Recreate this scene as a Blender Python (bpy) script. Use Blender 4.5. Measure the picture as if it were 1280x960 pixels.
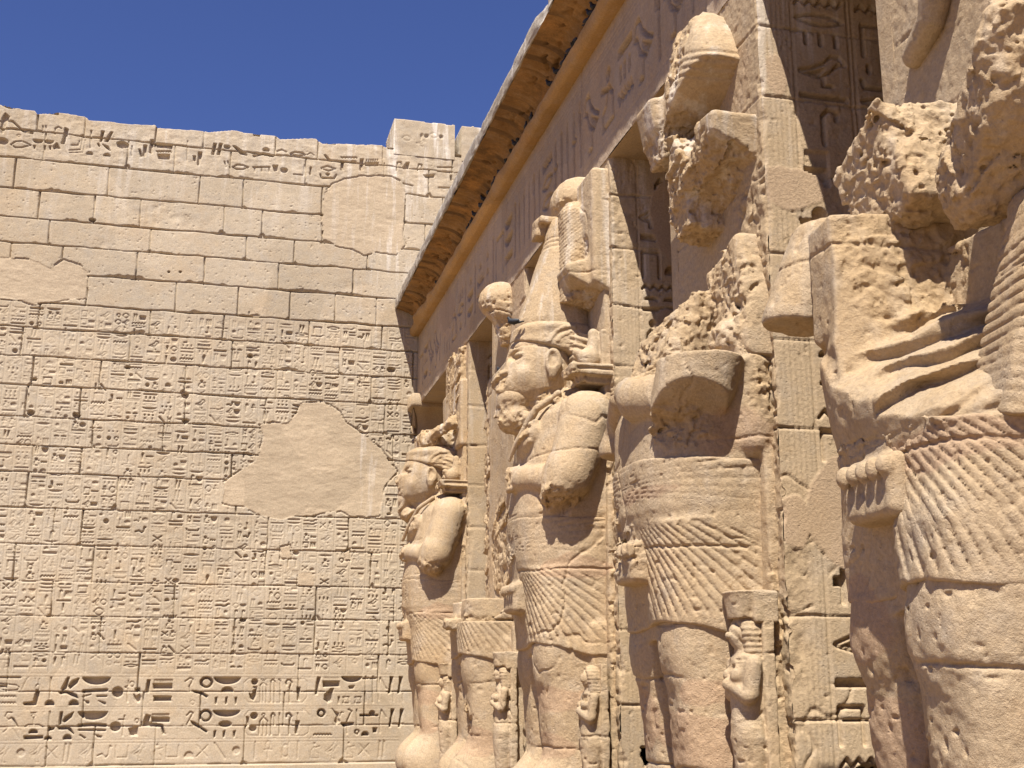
import bpy, math, random
import numpy as np
from mathutils import Matrix, Vector

# ------------------------------------------------------------------ camera, sky, sun
S = bpy.context.scene
for o in list(bpy.data.objects):
    bpy.data.objects.remove(o)
COL = S.collection
F, PX, PY, EYE = 1550.0, 640.0, 480.0, 1.5        # measured from the photograph (1280 px wide), eye height in metres
yv = np.array([-390.0, 385.0, F]); yv /= np.linalg.norm(yv)
zv = np.array([0.0, -F*F/385.0, F]); zv /= np.linalg.norm(zv)
xv = np.cross(yv, zv); xv /= np.linalg.norm(xv)
R = np.array([xv, yv, zv])                          # rows: world axes in image axes (right, down, forward)
cam_d = bpy.data.cameras.new('camera')
cam = bpy.data.objects.new('camera', cam_d); COL.objects.link(cam)
cx, cy_, cz = R[:, 0], -R[:, 1], -R[:, 2]           # camera x, y, z axes in the world
cam.matrix_world = Matrix(((cx[0], cy_[0], cz[0], 0), (cx[1], cy_[1], cz[1], 0), (cx[2], cy_[2], cz[2], EYE), (0, 0, 0, 1)))
cam_d.sensor_width = 36.0
cam_d.lens = 36.0*F/1280.0
cam_d.clip_end = 4000
S.camera = cam
def ray(x, y): return R@np.array([x-PX, y-PY, F])
def on_y(x, y, Y): d = ray(x, y); return d*(Y/d[1])+np.array([0, 0, EYE])
def on_x(x, y, X): d = ray(x, y); return d*(X/d[0])+np.array([0, 0, EYE])

SUN = np.array([-0.25, -0.53, 1.0]); SUN /= np.linalg.norm(SUN)     # towards the sun
elev = math.asin(SUN[2]); azim = math.atan2(SUN[0], SUN[1])
W = bpy.data.worlds.new('World'); S.world = W; W.use_nodes = True
nt = W.node_tree; bg = nt.nodes['Background']
sky = nt.nodes.new('ShaderNodeTexSky'); sky.sky_type = 'NISHITA'; sky.sun_disc = False
sky.sun_elevation = elev; sky.sun_rotation = azim
sky.altitude = 100; sky.air_density = 1.0; sky.dust_density = 0.1; sky.ozone_density = 10.0
tn = nt.nodes.new('ShaderNodeMix'); tn.data_type = 'RGBA'; tn.blend_type = 'MULTIPLY'; tn.inputs[0].default_value = 1.0
tn.inputs[7].default_value = (1.03, 0.87, 1.14, 1)           # very dry, clear desert air
nt.links.new(sky.outputs[0], tn.inputs[6]); nt.links.new(tn.outputs[2], bg.inputs[0]); bg.inputs[1].default_value = 0.053
sd = bpy.data.lights.new('sun', 'SUN'); sd.energy = 5.0; sd.angle = math.radians(0.53); sd.color = (1.0, 0.95, 0.87)
sun = bpy.data.objects.new('sun', sd); COL.objects.link(sun)
sun.location = (-5, -12, 30)
sun.rotation_euler = Vector(SUN).to_track_quat('Z', 'Y').to_euler()
vs = S.view_settings; vs.view_transform = 'Standard'; vs.look = 'None'; vs.gamma = 1.0; vs.use_curve_mapping = False
vs.exposure = 0.90

# ------------------------------------------------------------------ objects and names
def empty(name, loc=(0, 0, 0), label=None, cat=None, group=None):
    o = bpy.data.objects.new(name, None); COL.objects.link(o); o.location = loc; o.empty_display_size = 0.3
    if label: o['label'] = label
    if cat: o['category'] = cat
    if group: o['group'] = group
    return o
def make(name, V, Fc, mat, parent=None, smooth=True, tint=None, kind=None):
    """one mesh object from world coordinates"""
    V = np.asarray(V, np.float32)
    if parent is not None:
        off = np.zeros(3); q = parent
        while q is not None:
            off += np.array(q.location); q = q.parent
        V = V-off.astype(np.float32)
    me = bpy.data.meshes.new(name)
    if isinstance(Fc, np.ndarray):
        n = Fc.shape[1]; m = Fc.shape[0]
        me.vertices.add(len(V)); me.vertices.foreach_set('co', V.ravel())
        me.loops.add(m*n); me.loops.foreach_set('vertex_index', Fc.ravel().astype(np.int32))
        me.polygons.add(m); me.polygons.foreach_set('loop_start', np.arange(0, m*n, n, dtype=np.int32))
        me.polygons.foreach_set('loop_total', np.full(m, n, np.int32))
        me.update(calc_edges=True)
    else:
        me.from_pydata([tuple(map(float, v)) for v in V], [], [tuple(f) for f in Fc]); me.update()
    me.polygons.foreach_set('use_smooth', np.full(len(me.polygons), bool(smooth)))
    if tint is not None:
        at = me.color_attributes.new('tint', 'FLOAT_COLOR', 'POINT')
        c = np.ones((len(V), 4), np.float32); c[:, :3] = tint
        at.data.foreach_set('color', c.ravel())
    me.materials.append(mat)
    o = bpy.data.objects.new(name, me); COL.objects.link(o)
    if parent is not None: o.parent = parent
    if kind: o['kind'] = kind
    return o
def tag(o, label, cat, group=None):
    o['label'] = label; o['category'] = cat
    if group: o['group'] = group
    return o
def box_vf(x0, x1, y0, y1, z0, z1):
    V = [(x, y, z) for z in (z0, z1) for y in (y0, y1) for x in (x0, x1)]
    Fc = [(0, 2, 3, 1), (4, 5, 7, 6), (0, 1, 5, 4), (2, 6, 7, 3), (0, 4, 6, 2), (1, 3, 7, 5)]
    return V, Fc

# ------------------------------------------------------------------ noise
rng = np.random.RandomState(7)
LAT = rng.rand(64, 64, 64).astype(np.float32)
def vnoise(P, freq=1.0, seed=0):
    q = P*freq+seed*7.31
    i = np.floor(q).astype(np.int32); f = (q-i).astype(np.float32); f = f*f*(3-2*f)
    a = i & 63; b = (i+1) & 63
    x0, y0, z0 = a[:, 0], a[:, 1], a[:, 2]; x1, y1, z1 = b[:, 0], b[:, 1], b[:, 2]
    fx, fy, fz = f[:, 0], f[:, 1], f[:, 2]
    c00 = LAT[x0, y0, z0]*(1-fx)+LAT[x1, y0, z0]*fx
    c10 = LAT[x0, y1, z0]*(1-fx)+LAT[x1, y1, z0]*fx
    c01 = LAT[x0, y0, z1]*(1-fx)+LAT[x1, y0, z1]*fx
    c11 = LAT[x0, y1, z1]*(1-fx)+LAT[x1, y1, z1]*fx
    return (c00*(1-fy)+c10*fy)*(1-fz)+(c01*(1-fy)+c11*fy)*fz
def fbm(P, freq, octv=3, seed=0):
    t = 0; a = 1.0; s = 0
    for k in range(octv):
        t = t+a*(vnoise(P, freq*2.03**k, seed+k*3)-0.5); s += a; a *= 0.5
    return t/s*2
def n2(A, B, fa, fb=None, octv=2, seed=0):
    """2-D noise over broadcast grids"""
    fb = fb or fa
    A, B = np.broadcast_arrays(A, B)
    P = np.stack([A.ravel()*fa, B.ravel()*fb, np.full(A.size, seed*1.7)], 1).astype(np.float32)
    return fbm(P, 1.0, octv, seed).reshape(A.shape)
def facets(Q, freq, seed=0):
    """angular fracture: every jittered cell carries its own tilted plane"""
    q = Q*freq+seed*5.17; base = np.floor(q-.5).astype(np.int32); best = np.full(len(q), 9e9, np.float32); out = np.zeros(len(q), np.float32)
    for i in (0, 1):
        for j in (0, 1):
            for k in (0, 1):
                cidx = (base+np.array([i, j, k])) & 63
                jx = LAT[cidx[:, 0], cidx[:, 1], cidx[:, 2]]; jy = LAT[cidx[:, 1], cidx[:, 2], cidx[:, 0]-21]; jz = LAT[cidx[:, 2]-13, cidx[:, 0], cidx[:, 1]]
                dx = q[:, 0]-base[:, 0]-i-.15-.7*jx; dy = q[:, 1]-base[:, 1]-j-.15-.7*jy; dz = q[:, 2]-base[:, 2]-k-.15-.7*jz
                d = dx*dx+dy*dy+dz*dz; m = d < best
                v = ((jy-.5)*dx+(jz-.5)*dy+(jx-.5)*dz)*1.6+(LAT[cidx[:, 2], cidx[:, 1], cidx[:, 0]]-.5)*.7
                out = np.where(m, v, out); best = np.where(m, d, best)
    return out
def sstep(a, b, x):
    t = np.clip((x-a)/(b-a), 0, 1); return t*t*(3-2*t)

# ------------------------------------------------------------------ materials
def stone(name, c1, c2, plaster=(0.40, 0.25, 0.155), ochre=(0.42, 0.285, 0.145), bump=0.5, streak=0.0, big=0.5):
    m = bpy.data.materials.new(name); m.use_nodes = True
    t = m.node_tree; N = t.nodes; L = t.links; N.clear()
    out = N.new('ShaderNodeOutputMaterial'); b = N.new('ShaderNodeBsdfPrincipled'); L.new(b.outputs[0], out.inputs[0])
    b.inputs['Roughness'].default_value = 0.93; b.inputs['Specular IOR Level'].default_value = 0.15
    geo = N.new('ShaderNodeNewGeometry')
    def noise(scale, det=6, rough=0.6, sy=None):
        n = N.new('ShaderNodeTexNoise'); n.inputs['Scale'].default_value = scale; n.inputs['Detail'].default_value = det
        n.inputs['Roughness'].default_value = rough
        if sy:
            mp = N.new('ShaderNodeMapping'); mp.inputs['Scale'].default_value = sy; L.new(geo.outputs['Position'], mp.inputs[0]); L.new(mp.outputs[0], n.inputs['Vector'])
        else: L.new(geo.outputs['Position'], n.inputs['Vector'])
        return n
    def ramp(src, a, c):
        r = N.new('ShaderNodeMapRange'); r.inputs['From Min'].default_value = a; r.inputs['From Max'].default_value = c; L.new(src, r.inputs['Value']); return r.outputs[0]
    def mix(fac, a, c, mode='MIX'):
        x = N.new('ShaderNodeMix'); x.data_type = 'RGBA'; x.blend_type = mode
        if isinstance(fac, float): x.inputs[0].default_value = fac
        else: L.new(fac, x.inputs[0])
        for v, k in ((a, 6), (c, 7)):
            if isinstance(v, tuple): x.inputs[k].default_value = (*v, 1)
            else: L.new(v, x.inputs[k])
        return x.outputs[2]
    def math2(op, a, c):
        x = N.new('ShaderNodeMath'); x.operation = op
        for v, k in ((a, 0), (c, 1)):
            if isinstance(v, (int, float)): x.inputs[k].default_value = v
            else: L.new(v, x.inputs[k])
        return x.outputs[0]
    nb = noise(big, 5, 0.62); nm = noise(3.1, 8, 0.7); nf = noise(38, 6, 0.7); nff = noise(150, 3, 0.7)
    col = mix(ramp(nb.outputs[0], 0.35, 0.65), c1, c2)
    gray = tuple(0.62*v+0.10 for v in c1)
    col = mix(math2('MULTIPLY', ramp(nm.outputs[0], 0.48, 0.70), 0.60), col, gray)
    warm = noise(1.3, 6, 0.65)
    col = mix(math2('MULTIPLY', ramp(warm.outputs[0], 0.52, 0.70), 0.30), col, (c1[0]*1.02, c1[1]*0.86, c1[2]*0.66))
    at = N.new('ShaderNodeAttribute'); at.attribute_name = 'tint'
    sp = N.new('ShaderNodeSeparateColor'); L.new(at.outputs['Color'], sp.inputs[0])
    pl = mix(ramp(nm.outputs[0], 0.3, 0.7), plaster, tuple(min(1, v*1.22) for v in plaster))
    col = mix(sp.outputs[0], col, pl)
    oc = mix(ramp(nm.outputs[0], 0.40, 0.62), c2, ochre)
    col = mix(sp.outputs[1], col, oc)
    # pale lime drips and bleached edges
    dr = noise(1.0, 4, 0.6, (6.0, 6.0, 0.55))
    wf = math2('MULTIPLY', ramp(dr.outputs[0], 0.52, 0.66), sp.outputs[2])
    col = mix(wf, col, (0.66, 0.60, 0.52))
    if streak:
        st = noise(1.0, 5, 0.6, (5.0, 5.0, 0.25))
        col = mix(math2('MULTIPLY', ramp(st.outputs[0], 0.5, 0.72), streak), col, (c1[0]*0.62, c1[1]*0.60, c1[2]*0.58))
    spk = N.new('ShaderNodeMapRange'); spk.inputs['From Min'].default_value = 0.25; spk.inputs['From Max'].default_value = 0.75
    spk.inputs['To Min'].default_value = 0.74; spk.inputs['To Max'].default_value = 1.20; L.new(nf.outputs[0], spk.inputs['Value'])
    vc = N.new('ShaderNodeTexVoronoi'); vc.inputs['Scale'].default_value = 0.9; L.new(geo.outputs['Position'], vc.inputs['Vector'])
    vs_ = N.new('ShaderNodeSeparateColor'); L.new(vc.outputs['Color'], vs_.inputs[0])
    vb = N.new('ShaderNodeMapRange'); vb.inputs['To Min'].default_value = 0.92; vb.inputs['To Max'].default_value = 1.07; L.new(vs_.outputs[0], vb.inputs['Value'])
    spk_v = math2('MULTIPLY', spk.outputs[0], vb.outputs[0])
    g = N.new('ShaderNodeCombineColor'); [L.new(spk_v, g.inputs[k]) for k in range(3)]
    col = mix(1.0, col, g.outputs[0], 'MULTIPLY')
    L.new(col, b.inputs['Base Color'])
    # grain and pits
    vor = N.new('ShaderNodeTexVoronoi'); vor.inputs['Scale'].default_value = 26; vor.feature = 'F1'; L.new(geo.outputs['Position'], vor.inputs['Vector'])
    pits = ramp(vor.outputs['Distance'], 0.0, 0.22)
    pm = ramp(nm.outputs[0], 0.46, 0.60)
    pit = math2('SUBTRACT', 1.0, math2('MULTIPLY', math2('SUBTRACT', 1.0, pits), pm))
    h = math2('ADD', math2('MULTIPLY', nf.outputs[0], 0.9), math2('ADD', math2('MULTIPLY', nff.outputs[0], 0.25), math2('MULTIPLY', pit, 0.5)))
    bp = N.new('ShaderNodeBump'); bp.inputs['Strength'].default_value = bump; bp.inputs['Distance'].default_value = 0.02
    L.new(h, bp.inputs['Height']); L.new(bp.outputs[0], b.inputs['Normal'])
    return m
M_WALL = stone('pylon_sandstone', (0.440, 0.362, 0.262), (0.405, 0.322, 0.220), (0.395, 0.308, 0.208), big=0.22, bump=0.4)
M_STAT = stone('statue_sandstone', (0.465, 0.352, 0.226), (0.415, 0.296, 0.172), (0.375, 0.255, 0.158), bump=0.8, streak=0.22)
M_PIL = stone('pillar_sandstone', (0.440, 0.334, 0.216), (0.395, 0.288, 0.172), (0.365, 0.258, 0.165), bump=0.6, streak=0.15)
M_ARCH = stone('architrave_sandstone', (0.45, 0.345, 0.245), (0.37, 0.275, 0.185), (0.38, 0.275, 0.20), bump=0.6, streak=0.35)
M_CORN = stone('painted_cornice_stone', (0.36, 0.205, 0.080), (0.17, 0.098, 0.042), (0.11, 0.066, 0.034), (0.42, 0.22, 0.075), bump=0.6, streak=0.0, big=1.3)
M_TORUS = stone('ochre_torus_stone', (0.46, 0.28, 0.115), (0.33, 0.20, 0.085), bump=0.5)
M_LIP = stone('weathered_lip_stone', (0.37, 0.325, 0.265), (0.32, 0.27, 0.21), bump=0.5)
M_GROUND = stone('sandy_ground', (0.31, 0.215, 0.125), (0.26, 0.18, 0.10), bump=0.6)
def plain(name, c, r=0.6):
    m = bpy.data.materials.new(name); m.use_nodes = True; t = m.node_tree; b = t.nodes['Principled BSDF']
    n = t.nodes.new('ShaderNodeTexNoise'); n.inputs['Scale'].default_value = 30
    x = t.nodes.new('ShaderNodeMix'); x.data_type = 'RGBA'; x.inputs[6].default_value = (*c, 1); x.inputs[7].default_value = (*[v*1.9 for v in c], 1)
    t.links.new(n.outputs[0], x.inputs[0]); t.links.new(x.outputs[2], b.inputs['Base Color']); b.inputs['Roughness'].default_value = r
    return m
M_BIRD = plain('pigeon_feathers', (0.006, 0.0065, 0.009), 0.6)
M_BIRD2 = plain('pigeon_wing_feathers', (0.010, 0.011, 0.015), 0.6)
M_BEAK = plain('pigeon_beak', (0.03, 0.028, 0.026), 0.5)

# ------------------------------------------------------------------ carved reliefs as height maps
class HM:
    def __init__(s, a0, a1, b0, b1, res):
        s.a0, s.b0, s.res = a0, b0, res
        s.na = int(round((a1-a0)/res))+1; s.nb = int(round((b1-b0)/res))+1
        s.a = a0+np.arange(s.na)*res; s.b = b0+np.arange(s.nb)*res
        s.D = np.zeros((s.nb, s.na), np.float32)        # carved depth
    def win(s, x0, x1, y0, y1):
        i0 = max(0, int((x0-s.a0)/s.res)-2); i1 = min(s.na, int((x1-s.a0)/s.res)+3)
        j0 = max(0, int((y0-s.b0)/s.res)-2); j1 = min(s.nb, int((y1-s.b0)/s.res)+3)
        if i1 <= i0 or j1 <= j0: return None
        return (slice(j0, j1), slice(i0, i1)), s.a[None, i0:i1], s.b[j0:j1, None]
    def put(s, sl, dist, d):
        c = np.clip(0.5-dist/s.res*0.8, 0, 1)*d
        s.D[sl] = np.maximum(s.D[sl], c)
    def ell(s, x, y, rx, ry, d, ring=0, lo=-9, hi=9):
        w = s.win(x-rx-.05, x+rx+.05, y-ry-.05, y+ry+.05)
        if not w: return
        sl, A, B = w
        q = np.sqrt(((A-x)/rx)**2+((B-y)/ry)**2); dd = (q-1)*min(rx, ry)
        if ring: dd = np.abs(dd+ring/2)-ring/2
        dd = np.maximum(dd, np.maximum((y+lo*ry)-B, B-(y+hi*ry)))
        s.put(sl, dd, d)
    def seg(s, pts, wd, d):
        P = np.array(pts, float); w = s.win(P[:, 0].min()-wd, P[:, 0].max()+wd, P[:, 1].min()-wd, P[:, 1].max()+wd)
        if not w: return
        sl, A, B = w; best = None
        for p, q in zip(P[:-1], P[1:]):
            e = q-p; L2 = (e**2).sum()+1e-12
            t = np.clip(((A-p[0])*e[0]+(B-p[1])*e[1])/L2, 0, 1)
            dd = np.sqrt((A-p[0]-t*e[0])**2+(B-p[1]-t*e[1])**2)
            best = dd if best is None else np.minimum(best, dd)
        s.put(sl, best-wd/2, d)
    def pdist(s, pts, A, B):
        P = np.array(pts, float); Q = np.roll(P, -1, 0); best = None; ins = np.zeros(np.broadcast(A, B).shape, bool)
        for p, q in zip(P, Q):
            e = q-p; t = np.clip(((A-p[0])*e[0]+(B-p[1])*e[1])/((e**2).sum()+1e-12), 0, 1)
            dd = (A-p[0]-t*e[0])**2+(B-p[1]-t*e[1])**2
            best = dd if best is None else np.minimum(best, dd)
            if abs(e[1]) > 1e-9:
                c = ((p[1] > B) != (q[1] > B)) & (A < p[0]+(B-p[1])/e[1]*e[0]); ins ^= c
        return np.where(ins, -1, 1)*np.sqrt(best)
    def poly(s, pts, d):
        P = np.array(pts, float); w = s.win(P[:, 0].min(), P[:, 0].max(), P[:, 1].min(), P[:, 1].max())
        if not w: return
        sl, A, B = w; s.put(sl, s.pdist(P, A, B), d)

rs = random.Random(11)
def sign(h, kind, x, y, w, hh, d, lw):
    """one carved sign in the cell centred x,y of size w,hh"""
    X = lambda u: x+u*w/2
    Yf = lambda v: y+v*hh/2
    if kind == 'bar': h.poly([(X(-.95), Yf(-.5)), (X(.95), Yf(-.5)), (X(.95), Yf(.5)), (X(-.95), Yf(.5))], d)
    elif kind == 'line': h.seg([(X(-.9), y), (X(.9), y)], lw*1.3, d*.8)
    elif kind == 'dline': h.seg([(X(-.9), Yf(.5)), (X(.9), Yf(.5))], lw, d*.7); h.seg([(X(-.9), Yf(-.5)), (X(.9), Yf(-.5))], lw, d*.7)
    elif kind == 'zig':
        n = 9; h.seg([(X(-.95+1.9*k/n), Yf(.6 if k % 2 else -.6)) for k in range(n+1)], lw*.9, d*.7)
    elif kind == 'lens':
        p = [(X(math.cos(t)*.95), Yf(math.sin(t)*abs(math.sin(t))*.8)) for t in np.linspace(0, 2*math.pi, 15)]; h.seg(p, lw*.8, d*.6)
    elif kind == 'flens': h.ell(x, y, w*.45, hh*.3, d)
    elif kind == 'basket':
        h.ell(x, Yf(.6), w*.47, hh*.7, d, hi=0)
    elif kind == 'disc': h.ell(x, y, min(w, hh)*.28, min(w, hh)*.28, d*1.2)
    elif kind == 'ring': r = min(w, hh)*.34; h.ell(x, y, r, r, d*.7, ring=lw*.9)
    elif kind == 'bread': h.ell(x, Yf(-.7), min(w, hh)*.35, min(w, hh)*.45, d*1.1, lo=0)
    elif kind == 'two':
        for u in (-.5, .5): h.ell(X(u), Yf(-.5), w*.16, hh*.4, d, lo=0)
    elif kind == 'reed':
        h.poly([(X(-.1), Yf(-1)), (X(.1), Yf(-1)), (X(.45), Yf(.7)), (X(.1), Yf(1)), (X(-.15), Yf(.4))], d)
    elif kind == 'reeds':
        for o in (-.55, .1): h.poly([(X(o), Yf(-1)), (X(o+.15), Yf(-1)), (X(o+.42), Yf(.8)), (X(o+.1), Yf(1))], d)
    elif kind == 's3':
        for u in (-.6, 0, .6): h.seg([(X(u), Yf(-.7)), (X(u), Yf(.7))], lw*1.2, d)
    elif kind == 'd3':
        for u in (-.6, 0, .6): h.ell(X(u), y, lw*.8, lw*.8, d)
    elif kind == 'stroke': h.seg([(x, Yf(-.9)), (x, Yf(.9))], lw*1.3, d)
    elif kind == 'box':
        h.seg([(X(-.8), Yf(-.8)), (X(.8), Yf(-.8)), (X(.8), Yf(.8)), (X(-.8), Yf(.8)), (X(-.8), Yf(-.3))], lw, d*.7)
    elif kind == 'cup': h.seg([(X(-.9), Yf(.6)), (X(-.8), Yf(-.6)), (X(.8), Yf(-.6)), (X(.9), Yf(.6))], lw*1.1, d*.8)
    elif kind == 'gate': h.seg([(X(-.8), Yf(-.9)), (X(-.8), Yf(.7)), (X(.8), Yf(.7)), (X(.8), Yf(-.9))], lw, d*.7)
    elif kind == 'bird':
        body = [(-.85, -.25), (-.2, -.45), (.35, -.1), (.6, .35), (.95, .45), (.75, .85), (.4, .9), (.1, .45), (-.4, .1), (-.95, -.15)]
        p = [(X(a), Yf(b)) for a, b in body]; h.seg(p+[p[0]], lw*.8, d*.55)
        h.seg([(X(.0), Yf(-.4)), (X(.05), Yf(-.95)), (X(.4), Yf(-.95))], lw, d*.8)
        h.poly([(X(-.7), Yf(-.2)), (X(-.1), Yf(-.35)), (X(.1), Yf(.1))], d*.6)
    elif kind == 'man':
        h.seg([(X(-.6), Yf(-.9)), (X(-.5), Yf(-.1)), (X(.0), Yf(.3)), (X(.3), Yf(-.3)), (X(.7), Yf(-.4)), (X(.75), Yf(-.9)), (X(-.6), Yf(-.9))], lw*.8, d*.6)
        h.ell(X(.0), Yf(.65), lw*1.4, lw*1.6, d*.8); h.seg([(X(.1), Yf(.2)), (X(.8), Yf(.35))], lw, d*.7)
    elif kind == 'snake':
        h.seg([(X(-.95), Yf(-.4)), (X(-.3), Yf(-.2)), (X(.2), Yf(-.6)), (X(.6), Yf(-.3)), (X(.75), Yf(.6)), (X(.95), Yf(.5))], lw*1.3, d)
    elif kind == 'hook': h.seg([(X(-.1), Yf(-1)), (X(-.1), Yf(.6)), (X(.15), Yf(.95)), (X(.5), Yf(.75)), (X(.45), Yf(.4))], lw, d*.8)
    elif kind == 'ankh':
        h.ell(x, Yf(.5), w*.2, hh*.24, d*.7, ring=lw*.9); h.seg([(x, Yf(.1)), (x, Yf(-.95))], lw, d*.8); h.seg([(X(-.6), Yf(.05)), (X(.6), Yf(.05))], lw, d*.8)
    elif kind == 'diag': h.seg([(X(-.8), Yf(.8)), (X(.8), Yf(-.8))], lw*1.9, d)
    elif kind == 'cross': h.seg([(X(-.8), Yf(.6)), (X(.8), Yf(-.6))], lw, d*.8); h.seg([(X(-.8), Yf(-.6)), (X(.8), Yf(.6))], lw, d*.8)
    elif kind == 'leg': h.seg([(X(-.1), Yf(.9)), (X(.1), Yf(-.6)), (X(-.7), Yf(-.7))], lw*2.0, d*1.1)
    elif kind == 'comb':
        h.poly([(X(-.9), Yf(-.9)), (X(.9), Yf(-.9)), (X(.9), Yf(.1)), (X(-.9), Yf(.1))], d)
        n = 9
        for k in range(n): u = -.8+1.6*k/(n-1); h.seg([(X(u), Yf(.2)), (X(u+.04), Yf(.95))], lw*.55, d*.6)
    elif kind == 'scarab': h.ell(x, Yf(-.1), w*.28, hh*.36, d*.7, ring=lw); h.seg([(X(-.5), Yf(.9)), (X(-.35), Yf(.1)), (X(-.5), Yf(-.9))], lw, d*.6); h.seg([(X(.5), Yf(.9)), (X(.35), Yf(.1)), (X(.5), Yf(-.9))], lw, d*.6)
FLAT = ['bar', 'line', 'dline', 'zig', 'lens', 'lens', 'flens', 'basket', 's3', 'd3', 'two', 'snake', 'cup', 'line', 'zig', 'dline']
TALL = ['reed', 'reeds', 'bird', 'bird', 'man', 'hook', 'ankh', 'box', 'gate', 'disc', 'ring', 'bread', 'diag', 'leg', 'scarab', 'cross', 'man', 'bird', 'man', 'bird', 'lens', 'snake', 'man', 'stroke', 'reeds']
def text_column(h, xc, w, ztop, zbot, lw, d, skip=None):
    """fill one column with stacked groups of signs, top to bottom"""
    z = ztop
    while z > zbot+0.03:
        r = rs.random(); deep = d*(2.0 if rs.random() < .26 else rs.uniform(.5, 1.1))
        if r < .5:
            hh = rs.uniform(.05, .08)*w/.27; ks = [(rs.choice(FLAT), 0, w*.96)]
        elif r < .85:
            hh = rs.uniform(.13, .19)*w/.27; ks = [(rs.choice(TALL), -w*.26, w*.46), (rs.choice(TALL), w*.26, w*.46)]
            if rs.random() < .5: ks = ks[:1]+[(rs.choice(FLAT[:10]), w*.26, w*.46)]
        else:
            hh = rs.uniform(.16, .22)*w/.27; ks = [(rs.choice(TALL), 0, w*.7)]
        zc = z-hh/2
        if z-hh < zbot: break
        for k, o, ww in ks:
            if skip is None or not skip(xc+o, zc): sign(h, k, xc+o, zc, ww, hh*.86, deep, lw)
        if len(ks) == 2 and rs.random() < .35:
            pass
        z -= hh+0.004*w/.27

def hf_mesh(h, H, origin_fn, cols=None):
    """grid mesh from height map; origin_fn(A, B, H) -> (x, y, z)"""
    a = h.a; b = h.b
    if cols is not None: a = a[cols]; H = H[:, cols]
    A, B = np.meshgrid(a, b)
    x, y, z = origin_fn(A, B, H)
    V = np.stack([x.ravel(), y.ravel(), z.ravel()], 1)
    n = len(a); m = len(b)
    idx = np.arange(n*m).reshape(m, n)
    Fc = np.stack([idx[:-1, :-1].ravel(), idx[:-1, 1:].ravel(), idx[1:, 1:].ravel(), idx[1:, :-1].ravel()], 1)
    return V, Fc
def joint(h, H, along, pos, lo, hi, width=0.012, depth=0.045, wob=0.006, erode=0.0, seed=0, gap=0.0):
    """a masonry joint; along 'a' = horizontal line at b=pos, 'b' = vertical line at a=pos"""
    if along == 'a':
        w = h.win(lo, hi, pos-.16, pos+.16)
        if not w: return
        sl, A, B = w
        n1 = n2(A, A*0+pos, 2.3, octv=3, seed=seed)
        n_2 = n2(A, A*0+pos, 1.7, octv=3, seed=seed+9)
        c = pos+wob*n1*2
        ww = width*(0.45-gap+np.clip(n_2*1.9+.5, 0, 2.4))
        dd = np.abs(B-c)-ww
        H[sl] -= np.clip(0.5-dd/h.res*.6, 0, 1)*depth
        if erode:
            n3 = n2(A, A*0+pos, 1.7, octv=3, seed=seed+21)
            er = np.clip(n3*3-.45, 0, 1)*erode*(.7+.5*n2(A, A*0+pos, 9, octv=2, seed=seed+5))
            dd = np.where(B > c, (B-c)-er*(1.0+.5*n2(A, B, 14, octv=2, seed=seed)), 1)
            H[sl] -= np.clip(0.5-dd/h.res*.5, 0, 1)*0.045*(er > .003)
    else:
        w = h.win(pos-.1, pos+.1, lo, hi)
        if not w: return
        sl, A, B = w
        n1 = n2(B, B*0+pos, 2.7, octv=3, seed=seed)
        c = pos+wob*n1
        ww = width*(0.3+np.clip(n2(B, B*0+pos, 2.0, octv=2, seed=seed+4)*1.2+.45, 0, 1.4))
        dd = np.maximum(np.abs(A-c)-ww, np.maximum(lo-B, B-hi))
        H[sl] -= np.clip(0.5-dd/h.res*.6, 0, 1)*depth

# ------------------------------------------------------------------ ground
def ground():
    n = 90
    s = np.linspace(-1, 1, n); s = np.sign(s)*np.abs(s)**3*900
    A, B = np.meshgrid(s, s)
    Z = 0.05*n2(A, B, .35, octv=3, seed=3)-0.03
    V = np.stack([A.ravel(), B.ravel()+12, Z.ravel()], 1); i = np.arange(n*n).reshape(n, n)
    Fc = np.stack([i[:-1, :-1].ravel(), i[:-1, 1:].ravel(), i[1:, 1:].ravel(), i[1:, :-1].ravel()], 1)[:, ::-1].copy()
    make('ground', V, Fc, M_GROUND, kind='structure')
ground()

# ------------------------------------------------------------------ great inscribed wall at the end of the court
WY = 25.8
def wp(x, y): p = on_y(x, y, WY); return (p[0], p[2])          # measured photo point -> metres on the wall face
COURSES = [12.981, 12.342, 11.666, 11.032, 10.485, 9.873, 9.232, 8.685, 8.091, 7.488, 6.841, 6.266, 5.714, 5.023, 4.31, 3.59, 2.925, 2.238, 1.506, 0.861, 0.141]
VJ = [[-4.03, -3.07, -1.61, -0.61, 0.93, 1.86, 3.31], [-3.84, -2.16, -1.19, -0.01, 1.61, 4.37], [-4.37, -2.51, -0.63, 0.29, 1.99, 3.84, 4.69], [-3.84, -2.74, -1.81, -0.08, 0.73, 2.04, 4.3], [-3.59, -1.57, 0.42, 1.44, 3.03, 4.5], [-4.29, -3.29, -1.8, -0.42, 1.13, 2.73, 4.4], [-2.74, -0.97, 0.31, 1.4, 2.37, 3.26], [-3.63, -1.45, 0.04, 1.83, 3.4], [-1.81, 0.25, 2.5], [-2.35, -0.67, 1.2, 3.2], [-3.72, -2.69, -0.63, 1.0, 3.5], [-2.4, -1.02, 3.7], [-3.49, -2.58, 0.37], [-1.84, 0.5, 3.9], [-2.98, -2.46, 1.16, 2.81], [-3.65, -2.19, 1.15, 3.3], [-2.9, -0.6, 2.2], [-1.95, 0.6], [-3.57, -1.18, 1.9], [-2.16, -1.06, 0.02, 1.64], [-2.75, -1.91, -0.78, 0.9, 2.85]]
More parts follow.
